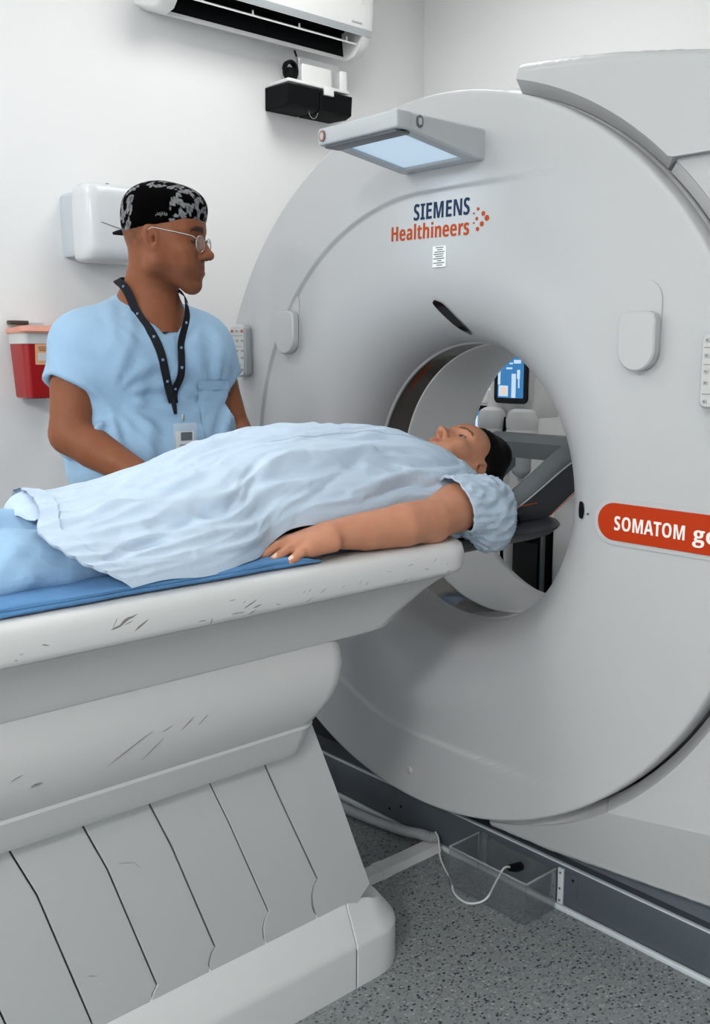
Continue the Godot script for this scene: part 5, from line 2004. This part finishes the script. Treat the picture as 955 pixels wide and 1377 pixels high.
func build_dispenser():
	var t := thing("towel_dispenser", "white glossy paper towel dispenser on the wall behind the man's head", "dispenser", Vector3(WX, 1.6, 0.095))
	# back shell, then the bulging cover; sections at rising heights
	var zc := 0.095
	var sec := func(hw: float, dep: float, y: float, d0: float) -> PackedVector3Array:
		var o := PackedVector3Array()
		for i in 33:
			var a := PI * i / 32
			var e := 0.42
			o.append(Vector3(WX + d0 + dep * pow(sin(a), e), y, zc + hw * signf(cos(a)) * pow(absf(cos(a)), e)))
		return o
	var rows := []
	for l in [[0.1, 0.05, 1.612], [0.122, 0.075, 1.618], [0.128, 0.085, 1.635], [0.13, 0.085, 1.8], [0.122, 0.078, 1.812], [0.1, 0.06, 1.816]]:
		rows.append(sec.call(l[0], l[1], l[2], 0.0))
	wpart("back_shell", loft(rows, true, true, 50.0), M.dispenser_grey, t)
	rows = []
	for l in [[0.09, 0.05, 1.598], [0.112, 0.075, 1.601], [0.12, 0.09, 1.612], [0.122, 0.096, 1.64], [0.123, 0.098, 1.72], [0.122, 0.096, 1.79], [0.117, 0.088, 1.822], [0.108, 0.078, 1.834], [0.085, 0.05, 1.84]]:
		rows.append(sec.call(l[0], l[1], l[2], 0.07))
	wpart("front_cover", loft(rows, true, true, 50.0), M.dispenser_white, t)
	var line := PackedVector3Array()
	for i in 21:
		var u := i / 20.0
		var z := lerpf(zc + 0.075, zc - 0.115, u)
		var q := clampf((z - zc) / 0.123, -0.995, 0.995)
		var a := acos(signf(q) * pow(absf(q), 1.0 / 0.42))
		line.append(Vector3(WX + 0.0702 + 0.098 * pow(sin(a), 0.42), 1.716 - 0.03 * sin(u * PI * 0.5), z))
	wpart("cover_seam", tube(line, 0.0011, 6), M.grey_print, t)
	wpart("emblem", moved(rbox(0.002, 0.011, 0.022, 0.0008), WX + 0.1685, 1.785, 0.085), M.grey_plastic, t)
	wpart("lock", moved(rbox(0.01, 0.008, 0.01, 0.002), WX + 0.1, 1.842, 0.11), M.grey_dark_plastic, t)

func build_sharps():
	var t := thing("sharps_container", "red sharps container with an orange label on a wall bracket beside the man's arm", "sharps bin", Vector3(WX, 1.18, 0.345))
	var zc := 0.345
	var box := func(hw: float, d0: float, d1: float, y: float) -> PackedVector3Array:
		var o := PackedVector3Array()
		var c := (d0 + d1) / 2
		for q in rrect(d1 - d0, hw * 2.0, 0.02, 4):
			o.append(Vector3(WX + c + q.x, y, zc + q.y))
		return o
	wpart("red_body", loft([box.call(0.068, 0.03, 0.128, 1.176), box.call(0.072, 0.024, 0.132, 1.18), box.call(0.082, 0.02, 0.138, 1.345)], true, true, 40.0), M.bin_red, t)
	wpart("collar", loft([box.call(0.0835, 0.018, 0.14, 1.342), box.call(0.085, 0.016, 0.142, 1.376)], true, true, 40.0), M.bin_collar, t)
	wpart("lid", loft([box.call(0.089, 0.012, 0.148, 1.374), box.call(0.091, 0.01, 0.15, 1.38), box.call(0.088, 0.012, 0.146, 1.388), box.call(0.06, 0.03, 0.12, 1.397)], true, true, 40.0), M.bin_lid, t)
	wpart("wall_bracket", moved(rbox(0.03, 0.012, 0.06, 0.003), WX + 0.016, 1.408, 0.39), M.print_dark, t)
	wpart("wall_bracket", moved(rbox(0.012, 0.24, 0.08, 0.003), WX + 0.006, 1.29, zc), M.bin_collar, t)
	var B := Basis(Vector3(0, 0, -1), Vector3(0, 1, 0), Vector3(1, 0, 0))
	var lab := wpart("warning_label", moved(prism(rrect(0.088, 0.062, 0.003, 2), 0.0, 0.002), WX + 0.1362, 1.31, 0.348, B * Basis(Vector3.RIGHT, 0.04)), M.bin_label, t, "orange warning label")
	wpart("label_window", moved(prism(rrect(0.038, 0.024, 0.001, 1), 0.0, 0.0026), WX + 0.1364, 1.302, 0.365, B), M.bin_collar, lab)
	for k in 3:
		wpart("print_line", moved(prism(rrect(0.03 - k * 0.004, 0.002, 0.0004, 1), 0.0, 0.0028), WX + 0.1366, 1.332 - k * 0.005, 0.369, B), M.print_dark, lab)
		wpart("print_line", moved(prism(rrect(0.022, 0.003, 0.0004, 1), 0.0, 0.0028), WX + 0.1366, 1.333 - k * 0.005, 0.322, B), M.print_dark, lab)
	for k in 3:
		var r := PackedVector3Array()
		for i in 13:
			var a := TAU * i / 12
			r.append(Vector3(WX + 0.1388, 1.302 + 0.006 * sin(TAU * k / 3 + 0.5) + 0.006 * sin(a), 0.323 + 0.006 * cos(TAU * k / 3 + 0.5) + 0.006 * cos(a)))
		wpart("hazard_mark", tube(r, 0.0009, 5), M.print_dark, lab)

# ---------- seen through the bore ----------
func build_back_room():
	var t := thing("contrast_injector", "white injector head with a blue touch screen seen through the scanner bore", "injector", Vector3(-0.52, 0, -0.97))
	var zf := -0.95
	# column and foot
	wpart("foot", moved(rbox(0.22, 0.06, 0.36, 0.02), -0.6, 0.05, -1.05), M.grey_plastic, t)
	for w in [[-0.68, -1.19], [-0.52, -1.19], [-0.68, -0.91], [-0.52, -0.91]]:
		wpart("caster", moved(rbox(0.03, 0.05, 0.05, 0.012), w[0], 0.026, w[1]), M.black, t)
	wpart("column", tube(PackedVector3Array([Vector3(-0.56, 0.07, -1.05), Vector3(-0.56, 1.15, -1.05)]), 0.035, 20), M.device_white, t)
	# head: wide at the bottom, narrower above
	var rows := []
	for l in [[1.1, 0.122, -0.512], [1.13, 0.128, -0.512], [1.16, 0.124, -0.51], [1.22, 0.108, -0.507], [1.29, 0.09, -0.503], [1.325, 0.078, -0.5], [1.338, 0.06, -0.5]]:
		var row := PackedVector3Array()
		for q in rrect(l[1] * 2.0, 0.13, 0.04, 5):
			row.append(Vector3(l[2] + q.x, l[0], zf - 0.065 + q.y))
		rows.append(row)
	wpart("head_case", loft(rows, true, true, 50.0), M.device_white, t)
	rows = []
	for l in [[1.152, 0.072], [1.158, 0.078], [1.3, 0.082], [1.315, 0.07]]:
		rows.append(PackedVector3Array([Vector3(-0.5 - l[1], l[0], zf + 0.012), Vector3(-0.5 + l[1], l[0], zf + 0.012), Vector3(-0.5 + l[1], l[0], zf - 0.04), Vector3(-0.5 - l[1], l[0], zf - 0.04)]))
	wpart("screen_hood", loft(rows, true, true, 40.0), M.device_white, t)
	var B := Basis()
	var scr := wpart("screen_bezel", moved(prism(rrect(0.146, 0.172, 0.018, 4), 0.0, 0.006, 0.002), -0.5, 1.232, zf + 0.012), M.black_gloss, t)
	wpart("screen", moved(prism(rrect(0.11, 0.138, 0.002, 1), 0.0, 0.0012), -0.5, 1.234, zf + 0.0178), M.screen_blue, scr)
	for r in [[-0.049, 0.02, 0.01, 0.09, 0], [-0.03, -0.046, 0.04, 0.036, 0], [-0.028, -0.046, 0.022, 0.024, 1], [0.014, -0.028, 0.018, 0.08, 0], [0.034, 0.01, 0.012, 0.03, 0], [0.028, 0.052, 0.03, 0.012, 0], [-0.006, 0.03, 0.026, 0.006, 0], [0.002, 0.046, 0.014, 0.005, 0], [0.036, -0.02, 0.006, 0.03, 0]]:
		wpart("screen_field", moved(prism(rrect(r[2], r[3], 0.001, 1), 0.0, 0.0022 if r[4] else 0.0018), -0.5 + r[0], 1.234 + r[1], zf + 0.0178), M.screen_peach if r[4] else M.screen_pale, scr)
	wpart("print_line", moved(rbox(0.06, 0.006, 0.001, 0.0004), -0.5, 1.31, zf + 0.0185), M.grey_print, scr)
	for s in [[-0.578, 0.054], [-0.452, 0.054]]:
		wpart("piston_collar", moved(lathe([[0.03, 0.0], [0.05, 0.002], [s[1], 0.012], [s[1], 0.035], [s[1] - 0.003, 0.04], [s[1], 0.045], [s[1] + 0.001, 0.075], [0.045, 0.1], [0.03, 0.108]], 28), s[0], 1.022, zf + 0.01), M.device_white, t)
		wpart("syringe", moved(lathe([[0.008, -0.12], [0.03, -0.1], [0.033, -0.09], [0.033, 0.02]], 24), s[0], 1.015, zf + 0.01), M.syringe, t)
		wpart("plunger", moved(lathe([[0.012, -0.07], [0.012, 0.02]], 12), s[0], 1.01, zf + 0.01), M.grey_dark_plastic, t)
	wpart("cable", tube(curve([Vector3(-0.515, 1.1, zf + 0.02), Vector3(-0.515, 1.02, zf + 0.03), Vector3(-0.52, 0.8, zf + 0.03), Vector3(-0.54, 0.4, zf - 0.02), Vector3(-0.56, 0.1, zf - 0.06)], 6), 0.006, 8), M.black, t)
	# computer screen on a pole further back
	t = thing("monitor", "small dark-framed monitor with a blue picture behind the injector", "monitor", Vector3(-0.9, 0, -1.25))
	wpart("stand", tube(PackedVector3Array([Vector3(-0.9, 0.02, -1.27), Vector3(-0.9, 1.0, -1.27)]), 0.02, 16), M.device_white, t)
	wpart("foot", moved(rbox(0.26, 0.03, 0.2, 0.01), -0.9, 0.016, -1.27), M.grey_plastic, t)
	scr = wpart("bezel", moved(rbox(0.2, 0.19, 0.03, 0.006), -0.9, 1.02, -1.24), M.black, t)
	wpart("screen", moved(rbox(0.17, 0.1, 0.004, 0.001), -0.9, 1.045, -1.2255), M.screen_blue, scr)
	wpart("screen_field", moved(rbox(0.06, 0.05, 0.004, 0.001), -0.88, 1.05, -1.2245), M.screen_pale, scr)
	wpart("top_box", moved(rbox(0.12, 0.06, 0.08, 0.012), -0.9, 1.15, -1.25), M.device_white, t)
	# cabinet and tower against the back wall
	t = thing("cabinet", "tall pale grey cabinet against the back wall behind the scanner", "cabinet", Vector3(-0.36, 0, -1.3))
	wpart("body", moved(rbox(0.28, 1.08, 0.16, 0.006), -0.36, 0.541, -1.325), M.bed_white, t)
	wpart("door", moved(rbox(0.26, 1.04, 0.012, 0.004), -0.36, 0.54, -1.24), M.device_white, t)
	wpart("door_handle", moved(rbox(0.012, 0.12, 0.014, 0.003), -0.47, 0.7, -1.228), M.grey_plastic, t)
	wpart("top", moved(rbox(0.3, 0.03, 0.17, 0.006), -0.36, 1.096, -1.32), M.device_white, t)
	t = thing("equipment_rack", "black equipment tower standing behind the scanner under the sliding board", "rack", Vector3(-0.37, 0, -0.92))
	wpart("case", moved(rbox(0.14, 0.62, 0.16, 0.006), -0.38, 0.43, -0.98), M.black, t)
	wpart("base", moved(rbox(0.16, 0.12, 0.19, 0.01), -0.38, 0.061, -0.98), M.grey_dark_plastic, t)
	wpart("side_rail", moved(rbox(0.012, 0.62, 0.014, 0.003), -0.318, 0.43, -0.896), M.grey_dark_plastic, t)
	wpart("front_panel", moved(rbox(0.1, 0.5, 0.006, 0.002), -0.39, 0.44, -0.898), M.black_gloss, t)
	t = thing("column", "pale square column standing behind the scanner, right of the black tower", "column", Vector3(-0.2, 0, -1.1))
	wpart("shaft", moved(rbox(0.16, 0.98, 0.16, 0.01), -0.22, 0.491, -1.0), M.bed_white, t)
	wpart("cap", moved(rbox(0.18, 0.02, 0.18, 0.006), -0.22, 0.991, -1.0), M.device_white, t)

# ---------- low things by the plinth ----------
func build_floor_things():
	var t := thing("cable_trunking", "white cable trunking on the floor between table foot and scanner plinth", "trunking", Vector3(-0.055, 0, 0.05))
	wpart("cover", moved(prism(PackedVector2Array([Vector2(-0.026, 0.0), Vector2(0.026, 0.0), Vector2(0.02, 0.02), Vector2(-0.02, 0.02)]), -0.1235, 0.258, 0.002), -0.055, 0, 0), M.cable_white, t)
	wpart("joint", moved(prism(PackedVector2Array([Vector2(-0.028, 0.0), Vector2(0.028, 0.0), Vector2(0.0215, 0.0215), Vector2(-0.0215, 0.0215)]), 0.06, 0.09), -0.055, 0, 0), M.cable_white, t)
	var p := curve([Vector3(-0.62, 0.016, -0.075), Vector3(-0.4, 0.018, -0.07), Vector3(-0.26, 0.02, -0.08), Vector3(-0.15, 0.026, -0.092), Vector3(-0.085, 0.036, -0.1), Vector3(-0.062, 0.034, -0.108), Vector3(-0.052, 0.03, -0.124)], 14)
	var rr := PackedFloat32Array()
	for i in p.size():
		rr.append(0.0135 + 0.0016 * (i % 2))
	solo("conduit_hose", tube(p, rr, 12), M.hose_grey, "grey corrugated hose along the foot of the scanner plinth", "hose")
	var cb := curve([Vector3(-0.055, 0.045, -0.125), Vector3(-0.03, 0.04, -0.11), Vector3(0.0, 0.012, -0.085), Vector3(0.04, 0.004, -0.06), Vector3(0.09, 0.004, -0.03), Vector3(0.14, 0.003, 0.01), Vector3(0.19, 0.003, 0.016), Vector3(0.225, 0.02, -0.005), Vector3(0.235, 0.06, -0.03), Vector3(0.235, 0.085, -0.06), Vector3(0.235, 0.075, -0.09)], 8)
	var cab := thing("cable", "thin white cable looping over the floor into the clear box", "cable", Vector3(0.1, 0, -0.02))
	wpart("wire", tube(cb, 0.0026, 7), M.cable_white, cab)
	wpart("plug", tube(PackedVector3Array([Vector3(0.235, 0.078, -0.08), Vector3(0.236, 0.072, -0.1), Vector3(0.237, 0.068, -0.122)]), [0.008, 0.011, 0.011], 12), M.black, cab)
	# clear box on the plinth
	t = thing("acrylic_box", "clear open acrylic box fixed to the scanner plinth near the floor", "box", Vector3(0.22, 0, -0.08))
	var x0 := 0.1
	var x1 := 0.34
	var z0 := -0.123
	var z1 := -0.012
	var h := 0.1
	var th := 0.004
	wpart("front_wall", moved(rbox(x1 - x0, h, th, 0.001), (x0 + x1) / 2, h / 2 + 0.003, z1), M.acrylic, t)
	for x in [x0, x1]:
		wpart("side_wall", moved(rbox(th, h, z1 - z0, 0.001), x, h / 2 + 0.003, (z0 + z1) / 2), M.acrylic, t)
	wpart("bottom", moved(rbox(x1 - x0, th, z1 - z0, 0.001), (x0 + x1) / 2, 0.005, (z0 + z1) / 2), M.acrylic, t)
	wpart("back_wall", moved(rbox(x1 - x0, h, th, 0.001), (x0 + x1) / 2, h / 2 + 0.003, z0 + 0.004), M.acrylic, t)
	for e in [[(x0 + x1) / 2, z1, x1 - x0, 0.006], [x0, (z0 + z1) / 2, 0.006, z1 - z0], [x1, (z0 + z1) / 2, 0.006, z1 - z0]]:
		wpart("rim", moved(rbox(e[2], 0.003, e[3], 0.001), e[0], h + 0.004, e[1]), M.clear_plastic, t)
	for x in [0.112, 0.349]:
		var br := wpart("bracket", moved(rbox(0.016, 0.09, 0.006, 0.001), x, 0.06, -0.1325), M.trim_light if x > 0.2 else M.grey_dark_plastic, t)
		for y in [0.025, 0.055, 0.095]:
			wpart("screw", moved(rbox(0.005, 0.005, 0.003, 0.001), x, y, -0.128), M.grey_dark_plastic, br)
